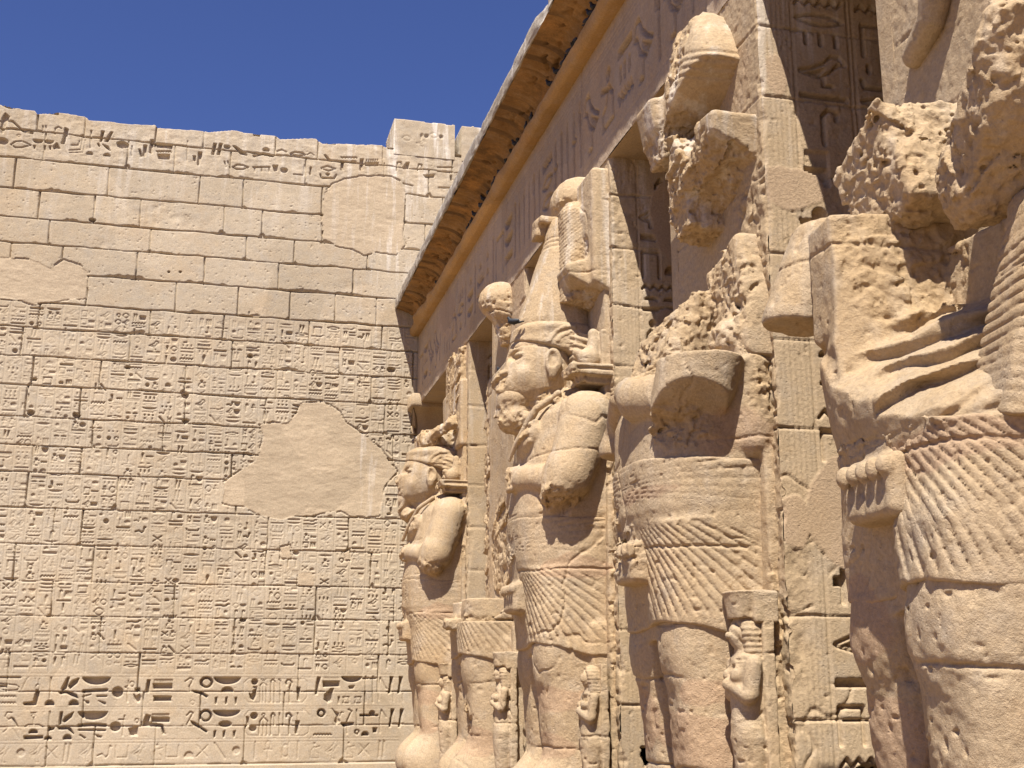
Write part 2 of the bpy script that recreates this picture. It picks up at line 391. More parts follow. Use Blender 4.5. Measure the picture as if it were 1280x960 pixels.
PATCH = [[(375,503),(405,503),(425,515),(432,530),(465,548),(488,575),(497,590),(480,612),(474,645),(438,645),(425,641),(390,644),(350,649),(325,645),(305,632),(278,630),(280,603),(300,590),(322,575),(328,545),(323,530),(360,528),(372,515)],
         [(404,298),(404,240),(415,230),(430,223),(450,220),(490,222),(500,226),(507,240),(505,290),(507,306),(495,318),(470,316),(455,320),(440,312),(425,308)],
         [(-80,318),(12,322),(28,324),(50,327),(62,334),(80,325),(100,330),(112,340),(108,373),(75,376),(40,380),(12,373),(-80,368)],
         [(373,716),(391,714),(392,731),(373,731)], [(350,683),(362,681),(364,697),(352,698)], [(312,386),(331,385),(332,392),(313,393)], [(428,690),(438,686),(440,702),(430,701)]]
TOPZ = [(-400,95),(-60,122),(0,130),(44,137),(47,141),(72,141),(108,145),(111,149),(165,155),(194,156),(197,160),(252,163),(262,165),(290,163),(345,170),(350,174),(395,172),(402,177),(478,181),(482,184),(560,190),(640,201),(900,235)]
def wall():
    h = HM(-7.4, 8.2, 0.0, 13.9, 0.0145)
    A, B = np.meshgrid(h.a, h.b)
    H = np.zeros_like(h.D)
    patches = [[wp(*q) for q in P] for P in PATCH]
    pd = np.full(h.D.shape, 9.0, np.float32)
    for P in patches:
        P2 = np.array(P); w = h.win(P2[:, 0].min()-.1, P2[:, 0].max()+.1, P2[:, 1].min()-.1, P2[:, 1].max()+.1)
        if not w: continue
        sl, a, b = w
        dd = h.pdist(P, a, b)+0.05*n2(a, b, 3.2, octv=4, seed=5)+.01
        pd[sl] = np.minimum(pd[sl], dd)
    inpatch = pd < 0
    # big patches of worn-away text
    worn = n2(A, B, .8, octv=3, seed=31)
    # text columns
    skip = lambda x, z: False
    xw = -7.2; top = 9.17
    k = 0
    while xw < 3.98:
        xc = xw+.1675
        text_column(h, xc, .280, top-.03, 1.9, .0185, .027)
        h.seg([(xw, top), (xw, 1.87)], .013, .014)
        xw += .335; k += 1
    # extra hard edge right of the last column
    h.seg([(xw, top), (xw, .9)], .012, .01)
    h.D[(B < 1.86) | (B > 9.2)] = 0
    for y in (842, 846, 884, 886.5, 925, 929, 955.5):
        h.seg([(-7.3, wp(125, y)[1]), (3.95, wp(125, y)[1])], .010, .008)
    # the two bands of large deep signs (photo coordinates of an enlargement, 4.923 px per px)
    K = 4.923
    def q5(x, y): return wp(x/K, 800+y/K)
    def q6(x, y): return wp(250+x/K, 800+y/K)
    def SG(f, pts, w, d): h.seg([f(*p) for p in pts], w/K/60.5, d)
    def PL(f, pts, d): h.poly([f(*p) for p in pts], d)
    def EL(f, x, y, rx, ry, d, ring=0, lo=-9, hi=9):
        c = f(x, y); h.ell(c[0], c[1], rx/K/60.5, ry/K/60.5, d, ring=ring/K/60.5, lo=lo, hi=hi)
    D = .115; d2 = .035
    def bowl(f, x0, x1, y, hh): EL(f, (x0+x1)/2, y, (x1-x0)/2, hh, D, hi=0)
    def halfup(f, x, y, r): EL(f, x, y, r, r*1.15, D, lo=0)
    # band 1, left part
    SG(q5, [(0,231),(125,231)], 9, .05); PL(q5, [(0,278),(40,278),(40,292),(0,292)], .06)
    SG(q5, [(0,268),(100,278),(118,292),(108,308),(40,312),(0,300)], 5, .03)
    for y in (348, 388): SG(q5, [(k*9, y+(5 if k % 2 else -5)) for k in range(12)], 5, .03)
    SG(q5, [(135,305),(165,240),(178,228)], 4, .02); SG(q5, [(218,235),(222,262)], 4, .02); SG(q5, [(245,235),(238,262)], 4, .02)
    EL(q5, 232, 292, 12, 20, .03, ring=4); PL(q5, [(224,305),(243,320),(222,402),(148,402),(145,388),(205,380)], D)
    SG(q5, [(315,232),(306,360)], 7, .045); halfup(q5, 304, 402, 24)
    PL(q5, [(415,232),(428,230),(408,300),(380,315),(378,300)], D); PL(q5, [(488,234),(475,265),(430,302),(420,282),(445,250)], D)
    PL(q5, [(360,318),(400,312),(440,322),(470,335),(480,360),(440,345),(410,328),(370,334)], D); halfup(q5, 453, 402, 25)
    bowl(q5, 520, 670, 230, 42); SG(q5, [(515,316),(655,308)], 14, D*.8); SG(q5, [(510,350),(560,335)], 6, .04); SG(q5, [(600,347),(655,346)], 9, .05)
    PL(q5, [(512,370),(548,378),(548,394),(535,392)], .06); PL(q5, [(605,374),(650,385),(650,398),(640,397)], .06)
    EL(q5, 724, 322, 29, 29, .11)
    SG(q5, [(785,380),(785,300),(772,290)], 6, .035); SG(q5, [(792,250),(790,282),(770,290)], 5, .03); EL(q5, 812, 272, 15, 16, .03, ring=4)
    PL(q5, [(832,300),(858,295),(864,318),(832,318)], D); PL(q5, [(822,332),(840,350),(858,332),(868,350),(862,380),(845,384),(828,362)], .06)
    PL(q5, [(908,245),(925,245),(915,325),(894,322)], D)
    for k in range(13): SG(q5, [(950+k*9, 268),(953+k*9, 245)], 4, .04)
    PL(q5, [(942,270),(1060,268),(1060,300),(945,300)], D); PL(q5, [(945,346),(1056,348),(1050,362),(1055,374),(945,375),(950,360)], D)
    SG(q5, [(1140,255),(1170,235),(1188,240),(1180,262),(1165,285),(1170,315)], 6, .035); EL(q5, 1185, 385, 14, 14, .02, ring=3)
    PL(q5, [(1180,310),(1240,318),(1280,345),(1270,355),(1240,335),(1200,325)], D)
    # band 1, right part
    for f, yy in ((q6, 0),):
        EL(f, 40, 261, 36, 31, .03); EL(f, 40, 261, 37, 32, D, ring=12)
        bowl(f, 95, 243, 231, 40); EL(f, 168, 318, 33, 26, D, lo=0); 
        for x in (99, 162, 221): PL(f, [(x-4, 355), (x+6, 352), (x+3, 392), (x-5, 395)], D*.8)
    SG(q6, [(660,260),(645,240),(300,238),(270,265),(268,350),(295,385),(630,385),(660,350),(660,260)], 4, .015)
    EL(q6, 337, 258, 17, 17, D); EL(q6, 340, 290, 10, 8, .05); PL(q6, [(303,325),(318,345),(330,310),(350,295),(345,340),(330,372),(310,360)], D)
    for x in (372, 410): SG(q6, [(x,380),(x,280),(390,262)], 6, .03)
    SG(q6, [(390,270),(390,378)], 6, .03); EL(q6, 391, 256, 9, 9, .03, ring=4)
    for dx in (-14, 0, 14): SG(q6, [(391+dx, 243),(391+dx*.4, 252)], 4, .03)
    SG(q6, [(438,380),(438,255),(448,243),(460,255),(460,385)], 7, .04)
    SG(q6, [(485,245),(496,250),(496,382)], 6, .04)
    SG(q6, [(553,385),(553,290),(566,262),(555,246),(540,246),(530,262),(534,275)], 8, .05); SG(q6, [(540,315),(565,315)], 5, .05)
    SG(q6, [(607,245),(606,290)], 5, .04); PL(q6, [(597,292),(617,292),(612,372),(600,370)], D)
    PL(q6, [(725,228),(742,232),(738,250),(722,335),(708,335),(718,260)], D)
    for k in range(12): SG(q6, [(765+k*8, 246),(763+k*8, 230)], 3, .02)
    PL(q6, [(758,252),(857,252),(857,285),(758,290)], D)
    PL(q6, [(795,312),(805,298),(822,298),(815,330),(812,375),(785,387),(763,365),(768,335)], D*.9)
    SG(q6, [(855,352),(855,388)], 9, .05)
    for x in (900, 973): SG(q6, [(x-20,352),(x+18,350),(x+14,368),(x+20,388),(x-20,388),(x-12,368),(x-20,352)], 5, .03)
    bowl(q6, 877, 993, 226, 32); PL(q6, [(915,284),(950,282),(945,300),(920,302)], .06)
    for x in (1020, 1065): SG(q6, [(x,225),(x,385)], 7, .045); SG(q6, [(x-16,238),(x+16,236)], 8, .06)
    SG(q6, [(1100,370),(1103,270),(1110,232),(1140,290),(1150,300)], 6, .035)
    for x in (1178, 1236): PL(q6, [(x-8,225),(x+10,228),(x-5,325),(x-20,330),(x-8,262)], D); SG(q6, [(x+12,330),(x+13,380)], 4, .02)
    # band 2, left
    SG(q5, [(75,448),(45,445),(32,470),(50,490),(72,480)], 5, .03); PL(q5, [(68,475),(85,482),(112,535),(98,532)], .06)
    SG(q5, [(45,495),(50,540),(20,570)], 5, .02); SG(q5, [(80,545),(120,610)], 4, .02)
    SG(q5, [(190,450),(222,448)], 5, .03); EL(q5, 206, 468, 11, 11, .03, ring=4); SG(q5, [(206,480),(206,525)], 5, .03)
    SG(q5, [(155,532),(175,522),(240,522),(262,534)], 5, .03); EL(q5, 204, 574, 22, 22, D, lo=0); PL(q5, [(148,592),(262,590),(262,606),(148,612)], D)
    SG(q5, [(307,442),(299,530)], 7, .045); PL(q5, [(296,535),(335,540),(330,552),(296,562)], D); EL(q5, 295, 612, 18, 16, D, lo=0)
    PL(q5, [(372,445),(386,443),(375,520),(362,524)], D); PL(q5, [(453,444),(440,475),(400,508),(386,500),(400,475)], D)
    PL(q5, [(352,536),(395,532),(432,540),(452,578),(440,572),(415,550),(385,552),(360,552)], D); halfup(q5, 413, 612, 22)
    bowl(q5, 495, 650, 442, 46); SG(q5, [(486,528),(560,520),(648,526)], 14, D*.8); SG(q5, [(488,554),(645,556)], 10, .06)
    PL(q5, [(488,585),(495,582),(527,602),(520,610)], .06); PL(q5, [(582,582),(626,592),(624,602),(600,600)], .06)
    EL(q5, 710, 535, 28, 26, .11); SG(q5, [(755,590),(762,500),(768,465)], 6, .035); SG(q5, [(732,490),(768,490)], 6, .04)
    EL(q5, 842, 498, 12, 14, .03, ring=4); PL(q5, [(792,545),(850,530),(845,590),(800,588)], D*.8)
    for k in range(12): SG(q5, [(935+k*9, 475),(940+k*9, 457)], 4, .04)
    PL(q5, [(932,475),(1042,478),(1042,506),(935,505)], D); PL(q5, [(900,460),(925,465),(915,505),(1000,520),(1015,580),(1002,580),(990,535),(878,530),(882,505)], D)
    SG(q5, [(1150,465),(1172,442),(1188,450),(1175,475),(1150,520)], 6, .035); PL(q5, [(1172,498),(1195,505),(1275,560),(1270,570),(1185,520)], D)
    # band 2, right
    EL(q6, 35, 466, 34, 33, .03); EL(q6, 35, 466, 35, 34, D, ring=11)
    bowl(q6, 90, 238, 434, 36); EL(q6, 155, 518, 33, 17, D)
    for x in (90, 147, 210): PL(q6, [(x-4, 562), (x+8, 558), (x+3, 598), (x-5, 600)], D*.8)
    SG(q6, [(675,465),(650,435),(300,434),(275,470),(272,560),(300,588),(635,590),(668,570),(675,520)], 4, .015)
    EL(q6, 333, 467, 19, 19, D); EL(q6, 325, 545, 20, 18, D*.7); PL(q6, [(285,470),(300,475),(302,520),(285,535)], D*.6)
    SG(q6, [(365,580),(370,500),(390,475),(415,500),(415,582)], 7, .04); SG(q6, [(391,470),(391,580)], 6, .04)
    EL(q6, 391, 462, 10, 10, .04, ring=4)
    SG(q6, [(438,582),(440,465),(450,450),(460,465),(458,520)], 8, .05); SG(q6, [(490,450),(490,580)], 7, .04)
    SG(q6, [(551,580),(551,500),(563,470),(550,452),(534,455),(532,475)], 9, .06); SG(q6, [(602,450),(601,495)], 5, .04); PL(q6, [(590,497),(613,500),(598,578),(586,575)], D)
    EL(q6, 747, 450, 23, 23, .03); EL(q6, 747, 450, 24, 24, D, ring=10)
    SG(q6, [(700+k*9, 586-(k % 2)*8) for k in range(13)], 5, .05)
    PL(q6, [(812,420),(830,440),(855,450),(850,480),(862,500),(840,520),(828,500),(840,470)], .06); PL(q6, [(868,512),(945,508),(945,520),(910,530),(880,532)], D)
    SG(q6, [(905,575),(905,500),(925,455),(935,438),(915,428)], 7, .04); SG(q6, [(862,470),(870,445),(882,448)], 5, .03)
    SG(q6, [(965,430),(967,545)], 7, .04); EL(q6, 966, 566, 15, 16, .06, ring=8); PL(q6, [(985,458),(1095,460),(1095,468),(985,470)], D); EL(q6, 1060, 450, 15, 13, D)
    halfup(q6, 1016, 588, 20); PL(q6, [(1065,542),(1088,542),(1086,568),(1065,570)], D)
    SG(q6, [(1108,570),(1108,480),(1118,430),(1145,475)], 6, .035)
    for x in (1185, 1243): PL(q6, [(x-8,425),(x+10,428),(x+2,462),(x-12,535),(x-22,535),(x-10,462)], D)
    SG(q6, [(1180,514),(1250,514)], 5, .03)
    # lowest band of shallow small signs
    xx = -7.1
    while xx < 3.8:
        sign(h, rs.choice(TALL+['box', 'gate', 'cup']), xx, .39, .26, .36, .022, .016); xx += rs.uniform(.24, .36)
    # continue the large bands to the left of the measured part
    xx = -7.1
    while xx < -3.75:
        for zc in (1.5, .87):
            sign(h, rs.choice(['reed', 'basket', 'bird', 'comb', 'disc', 'hook', 'leg', 'zig']), xx, zc, .5, .5, .07, .03)
        xx += .62
    # top frieze, enlargement of 4.8 px per px from (0,120) and 3.368 from (240,140)
    def q7(x, y): return wp(x/4.8, 120+y/4.8)
    def q8(x, y): return wp(240+x/3.368, 140+y/3.368)
    K = 4.8
    SG(q7, [(0,150),(18,170),(5,195)], 7, .04); SG(q7, [(40,152),(75,152),(110,185),(140,212),(195,222)], 9, .06); EL(q7, 10, 270, 36, 22, .07)
    SG(q7, [(65,290),(95,272),(130,270),(185,293),(130,308),(90,308),(65,290)], 6, .04)
    EL(q7, 112, 237, 12, 10, .02, ring=4); PL(q7, [(200,296),(212,296),(210,314),(202,314)], .06)
    for x in (258, 276): SG(q7, [(x,180),(x,230)], 6, .04)
    SG(q7, [(330,232),(332,195),(350,185),(368,195)], 7, .04); PL(q7, [(390,190),(410,200),(405,235),(385,288),(368,285),(382,240)], .09)
    EL(q7, 228, 262, 28, 22, .08, hi=0); EL(q7, 295, 268, 25, 20, .08, hi=0); PL(q7, [(318,305),(340,280),(362,318),(340,312),(322,322)], .07); PL(q7, [(295,300),(308,300),(304,324),(297,322)], .06)
    SG(q7, [(270,300),(270,318)], 8, .06)
    SG(q7, [(415,325),(485,322),(500,240)], 6, .03); SG(q7, [(430,295),(470,295),(478,270)], 6, .03); SG(q7, [(415,340),(500,340),(512,265)], 5, .02)
    SG(q7, [(548,208),(543,310)], 8, .05); EL(q7, 538, 352, 18, 19, .08, lo=0)
    PL(q7, [(610,210),(626,210),(612,272),(598,275)], .09); PL(q7, [(665,215),(678,216),(648,275),(628,272),(645,245)], .09)
    SG(q7, [(590,288),(595,300)], 9, .07); PL(q7, [(614,290),(650,302),(664,330),(640,315)], .08); EL(q7, 642, 362, 20, 18, .08, lo=0)
    PL(q7, [(700,280),(735,268),(770,290),(765,308),(735,315),(705,302)], .09); SG(q7, [(793,300),(790,360)], 6, .04)
    PL(q7, [(832,320),(842,320),(856,362),(842,368)], .08); PL(q7, [(862,295),(882,298),(875,365),(858,362)], .08); PL(q7, [(905,260),(925,265),(912,345),(895,340)], .09)
    PL(q7, [(925,280),(1035,288),(1035,315),(920,305)], .09); PL(q7, [(945,348),(1018,352),(1018,380),(950,376)], .09)
    SG(q7, [(940+k*8, 330+(k % 2)*6) for k in range(12)], 6, .06)
    SG(q7, [(1126,270),(1122,385)], 6, .03); PL(q7, [(1158,358),(1175,358),(1175,390),(1160,390)], .07); PL(q7, [(1190,335),(1212,338),(1212,360),(1192,415),(1183,412)], .08)
    K = 3.368
    for x in (92, 116): PL(q8, [(x,132),(x+12,134),(x+2,180),(x-10,178)], .09)
    EL(q8, 148, 147, 13, 9, .08); PL(q8, [(172,142),(185,145),(225,172),(232,182),(205,178)], .09); EL(q8, 312, 160, 14, 10, .08, lo=-.6)
    SG(q8, [(262,185),(300,175),(340,185)], 10, .07); SG(q8, [(358,165),(378,158),(398,168)], 5, .04)
    SG(q8, [(415,175),(432,168),(465,172),(476,180),(450,185),(415,178)], 6, .05); SG(q8, [(485,180),(500,172),(515,182)], 4, .03)
    for x in (137, 151): SG(q8, [(x,208),(x+7,232)], 5, .05)
    SG(q8, [(172,232),(190,222),(215,224),(237,233),(212,242),(188,241),(172,232)], 5, .05)
    SG(q8, [(258,233),(328,232)], 5, .05); [SG(q8, [(x,238),(x,250)], 5, .05) for x in (264, 294, 324)]
    PL(q8, [(340,225),(362,224),(360,246),(345,250)], .08); EL(q8, 388, 245, 15, 11, .08); SG(q8, [(428,262),(470,266),(474,222)], 5, .03)
    SG(q8, [(500,235),(498,262)], 7, .06); PL(q8, [(555,180),(562,180),(588,208),(572,202)], .07); SG(q8, [(545,235),(570,228),(605,238),(575,248),(545,238)], 5, .04)
    SG(q8, [(628+k*6, 190+(k % 2)*4) for k in range(12)], 4, .05); EL(q8, 680, 210, 12, 6, .05); PL(q8, [(708,198),(722,198),(720,245),(706,245)], .09)
    PL(q8, [(730,212),(785,212),(785,227),(730,227)], .08); [SG(q8, [(735+k*9,210),(736+k*9,200)], 3, .05) for k in range(6)]
    SG(q8, [(540,262),(545,277),(600,279),(607,265)], 6, .06); EL(q8, 572, 262, 8, 6, .06); PL(q8, [(628,205),(640,208),(638,245),(626,244)], .08)
    SG(q8, [(810,270),(810,215)], 4, .03); SG(q8, [(862,245),(865,212),(880,210),(885,235)], 5, .05); PL(q8, [(903,212),(915,212),(912,238),(890,240),(890,230)], .09)
    SG(q8, [(950,245),(955,220),(968,222),(968,240)], 5, .05); PL(q8, [(975,265),(1020,262),(1020,275),(985,277)], .08)
    SG(q8, [(1035,232),(1098,233)], 5, .05); SG(q8, [(1035,250),(1098,252)], 5, .05); SG(q8, [(1040,318),(1100,320)], 5, .05); SG(q8, [(890,300),(930,310)], 5, .05)
    SG(q8, [(1090,270),(1092,285)], 8, .07); SG(q8, [(1120,268),(1145,262)], 6, .06); EL(q8, 1145, 240, 9, 6, .07)
    for p in ([(820,142),(880,148),(878,160),(825,155)], [(960,152),(1012,158),(1010,166),(962,162)], [(1090,170),(1170,178),(1168,192),(1092,188)], [(545,118),(612,124),(605,136),(548,132)], [(682,128),(738,132),(735,138),(684,136)], [(258,88),(288,90),(285,102),(260,100)]):
        PL(q8, p, .11)
    for p in ([(5,52),(105,58),(95,72),(65,76),(40,70)], [(235,85),(350,95),(350,112),(300,108),(240,97)], [(1098,180),(1158,184),(1150,194),(1120,192)]):
        PL(q7, p, .12)
    xx = -7.1
    while xx < -4.6: sign(h, rs.choice(['reed', 'basket', 'comb', 'disc', 'hook', 'leg', 'lens']), xx, 13.1, .5, .45, .07, .035); xx += .6
    # putlog sockets, holes and the plaster-filled hollows
    for x, y, r in ((38,516,.07),(43,474,.05),(95,519,.07),(232,526,.06),(232,494,.07),(160,459,.05),(116,275,.06),(211,340,.022),(225.5,340,.022),(304,775,.06),(313,445,.06),(489,462,.08)):
        c = wp(x, y); rr = r*.85
        h.poly([(c[0]+rr*1.25*math.cos(t)*rs.uniform(.7, 1.25), c[1]+rr*math.sin(t)*rs.uniform(.6, 1.1)) for t in np.linspace(0, 2*math.pi, 10)[:-1]], .12)
    textfree = np.clip(1-sstep(.25, .6, worn)*.8, 0, 1)
    D = h.D*np.where(B < 9.2, np.where(B > 1.87, textfree, 1), 1)
    D = D*(1-inpatch)
    H -= D
    # weathered patches of broken surface
    ero = np.clip(n2(A, B, .55, .9, 4, seed=77)*3-1.05, 0, 1)*(B > 4.5)
    H -= ero*(0.02+0.028*(n2(A, B, 9, octv=3, seed=2)+.5))
    up = (B > 9.2) & (B < 12.4)
    H += 0.003*n2(A, B, 1.2, 2.5, 4, seed=8)+np.where(B > 12.4, 0.012, .0035)*n2(A, B, 7, 10, 3, seed=9)
    pit = n2(A, B, 22, octv=2, seed=14); H -= np.clip(pit*3-1.35, 0, 1)*.018*np.where(up, 1, .5)
    # courses
    zs = [14.5]+COURSES
    for k, z in enumerate(COURSES):
        joint(h, H, 'a', z, -8, 8.3, width=.0055 if z < 6 else .010, depth=.04 if z < 5 else .08, wob=.014 if z > 5 else .006, erode=.085 if 5 < z < 12.6 else .02, seed=k*3, gap=.30)
    for k, js in enumerate(VJ):
        up_, lo = (zs[k], COURSES[k])
        js = list(js)+[js[0]-1.3-.4*(k % 3), js[0]-2.6-.3*(k % 2)]+[js[-1]+1.6, js[-1]+3.1]
        for j, x in enumerate(js):
            joint(h, H, 'b', x, lo, up_, width=.009, depth=.10, wob=.012, seed=100+k*7+j)
            rr_ = rs.random()                              # corner chipped away where joints meet
            if rr_ < .55:
                q = rs.uniform(.03, .09); w = h.win(x-.15, x+.15, lo-.02, lo+.15); 
                if w:
                    sl, a_, b_ = w; dd = (np.abs(a_-x-rs.uniform(-.03, .03))+(b_-lo)*.9)-q+.05*n2(a_, b_, 9, octv=2, seed=j)
                    H[sl] = np.minimum(H[sl], -.07*np.clip(.5-dd/.02, 0, 1)*(b_ > lo-.015))
    # each block stands very slightly proud or back
    off = np.zeros_like(H)
    for k, js in enumerate(VJ):
        m = (B < zs[k]) & (B >= COURSES[k]); ed = [-9]+sorted(js)+[9]
        r2 = random.Random(k)
        for a, b_ in zip(ed[:-1], ed[1:]):
            off += np.where(m & (A >= a) & (A < b_), r2.uniform(-.007, .007), 0)
    H += off
    # plaster lies over everything
    ph = 0.004+0.012*n2(A, B, 2.2, 5, 4, seed=40)+.005*n2(A, B, 9, 16, 2, seed=41)
    edge = sstep(-.03, .0, pd)
    H = np.where(inpatch, ph-.012, H-np.where((pd < .035) & (pd >= 0) & (n2(A, B, 4, octv=2, seed=4) > -.1), .025, 0))
    H = np.where(B < .13, .05, H)
    # crown of the wall
    tp = np.array([wp(*q) for q in TOPZ]); zt = np.interp(h.a, tp[:, 0], tp[:, 1])
    zt = zt+0.035*n2(h.a, h.a*0, 1.6, octv=3, seed=6)+.05*np.round(n2(h.a, h.a*0+3, .9, octv=1, seed=5)*1.5)/1.5*.6
    tint = np.zeros((h.nb, h.na, 3), np.float32)
    tint[..., 0] = sstep(.01, -.01, pd)*.85
    tint[..., 1] = np.clip(np.clip(-off*0, 0, 1)+ero*.25, 0, 1)
    drip = sstep(9.5, 13.5, B)*.30+np.exp(-((A-3.6)/.8)**2)*sstep(5, 11, B)*.45
    tint[..., 2] = np.clip(drip+.35*((pd < .0) & (A > 3.0) & (B < 8)), 0, 1)
    cols = np.concatenate([np.arange(0, int(2.6/h.res), 3), np.arange(int(2.6/h.res), int(12.4/h.res)), np.arange(int(12.4/h.res), h.na, 4)])
    def place(Ag, Bg, Hg):
        zt_ = np.interp(Ag[0], h.a, zt)[None, :]
        over = np.clip(Bg-zt_, 0, None)
        return Ag, WY-Hg*(over <= 0)+over*4.0, np.minimum(Bg, zt_)+.01*n2(Ag, Bg, 5, octv=2, seed=3)*(over > 0)
    V, Fc = hf_mesh(h, H, place, cols)
    root = empty('inscribed_wall', (0, WY, 0), 'tall pale sandstone wall covered with carved hieroglyphs, closing the court at the left', 'wall')
    make('wall_face', V, Fc, M_WALL, root, tint=tint[:, cols].reshape(-1, 3))
    V, Fc = box_vf(-7.4, 8.2, WY+.16, WY+4.2, 0, 12.85)
    make('wall_core', V, Fc, M_WALL, root, smooth=False)
    # raised blocks left on the crown
    def block(x0, x1, y0, y1, seed, dx=0):
        a0 = wp(x0, y1)[0]; a1 = wp(x1, y1)[0]; zb = wp(x0, y1)[1]-.1; zt2 = wp((x0+x1)/2, y0)[1]
        hh = HM(a0, a1, zb, zt2, .02)
        A, B = np.meshgrid(hh.a, hh.b)
        for k in range(6):
            sign(hh, rs.choice(['lens', 'stroke', 'bird', 'disc', 'reed', 'line']), rs.uniform(a0+.2, a1-.15), rs.uniform(zb+.3, zt2-.1), .22, .16, .035, .02)
        H = -hh.D+.015*n2(A, B, 6, octv=3, seed=seed)
        def pl(Ag, Bg, Hg):
            top = zt2-.03*np.abs(n2(Ag, Ag*0, 5, octv=2, seed=seed))
            over = np.clip(Bg-(top-.12), 0, None)
            y = WY-Hg-.01+np.where(over > 0.06, (over-.06)*22, 0)
            z = np.minimum(Bg, top-.06*0)
            return Ag, y, np.where(over > .06, top-.06, z)
        V, Fc = hf_mesh(hh, H, pl)
        n = len(hh.a); m = len(hh.b); V = list(map(tuple, V)); Fl = Fc.tolist()
        for side in (0, n-1):                                    # side faces going back
            base = len(V)
            for j in range(m):
                x, y, z = V[j*n+side]; V.append((x+.01*math.sin(j*1.7), WY+1.3, z))
            for j in range(m-1): Fl.append([j*n+side, (j+1)*n+side, base+j+1, base+j])
        t = np.zeros((len(V), 3)); t[:, 2] = .9
        make('raised_block', V, np.array(Fl), M_WALL, root, tint=t)
    block(492, 568, 149, 187, 1); block(577, 640, 157, 196, 2)
wall()

# ------------------------------------------------------------------ portico: five square pillars, architrave, torus and cavetto cornice
PX0 = 4.2; PITCH_Y = [20.37, 16.42, 12.50, 8.58, 4.66]; PW = 2.1; PD = 2.2; ZA = 7.45
BJ = [0.55, 1.32, 2.08, 2.86, 3.50, 4.22, 4.93, 5.62, 6.30, 6.95]
def pillar_side_signs(h, k):
    """near side of a pillar: carved border lines and a column of large signs (a = metres from the court edge)"""
    for a in (.10, .145, .19, .235, .28): h.seg([(a, .3), (a, 7.3)], .009, .007)
    for a in (.32, .84, .88, 1.42, 1.50, 1.58, 1.9, 1.98): h.seg([(a, .2), (a, 7.35)], .016, .016)
    r = random.Random(40+k)
    seq = ['man', 'zig', 'lens', 's3', 'bird', 'line', 'hook', 'comb', 'disc', 'zig', 'bird', 'box', 'two', 'ankh', 'zig', 'gate', 's3', 'cup', 'lens', 'two', 'reed', 'bird', 'bar', 'gate', 'zig', 'two', 'line']
    for col in (.58, 1.15):
        z = 7.25; i = r.randrange(len(seq))
        while z > .4:
            kd = seq[i % len(seq)]; i += 1
            small = kd in FLAT
            hh = r.uniform(.09, .16) if small else r.uniform(.28, .42)
            if small: sign(h, kd, col, z-hh/2, .46, hh*.85, .07, .024)
            else:
                w2 = .24 if r.random() < .6 else .44
                sign(h, kd, col-(.11 if w2 < .3 else 0), z-hh/2, w2, hh*.9, .07, .026)
                if w2 < .3: sign(h, r.choice(['stroke', 'reed', 'hook', 'bread', 'disc']), col+.13, z-hh/2, .2, hh*.8, .07, .026)
            z -= hh+.035
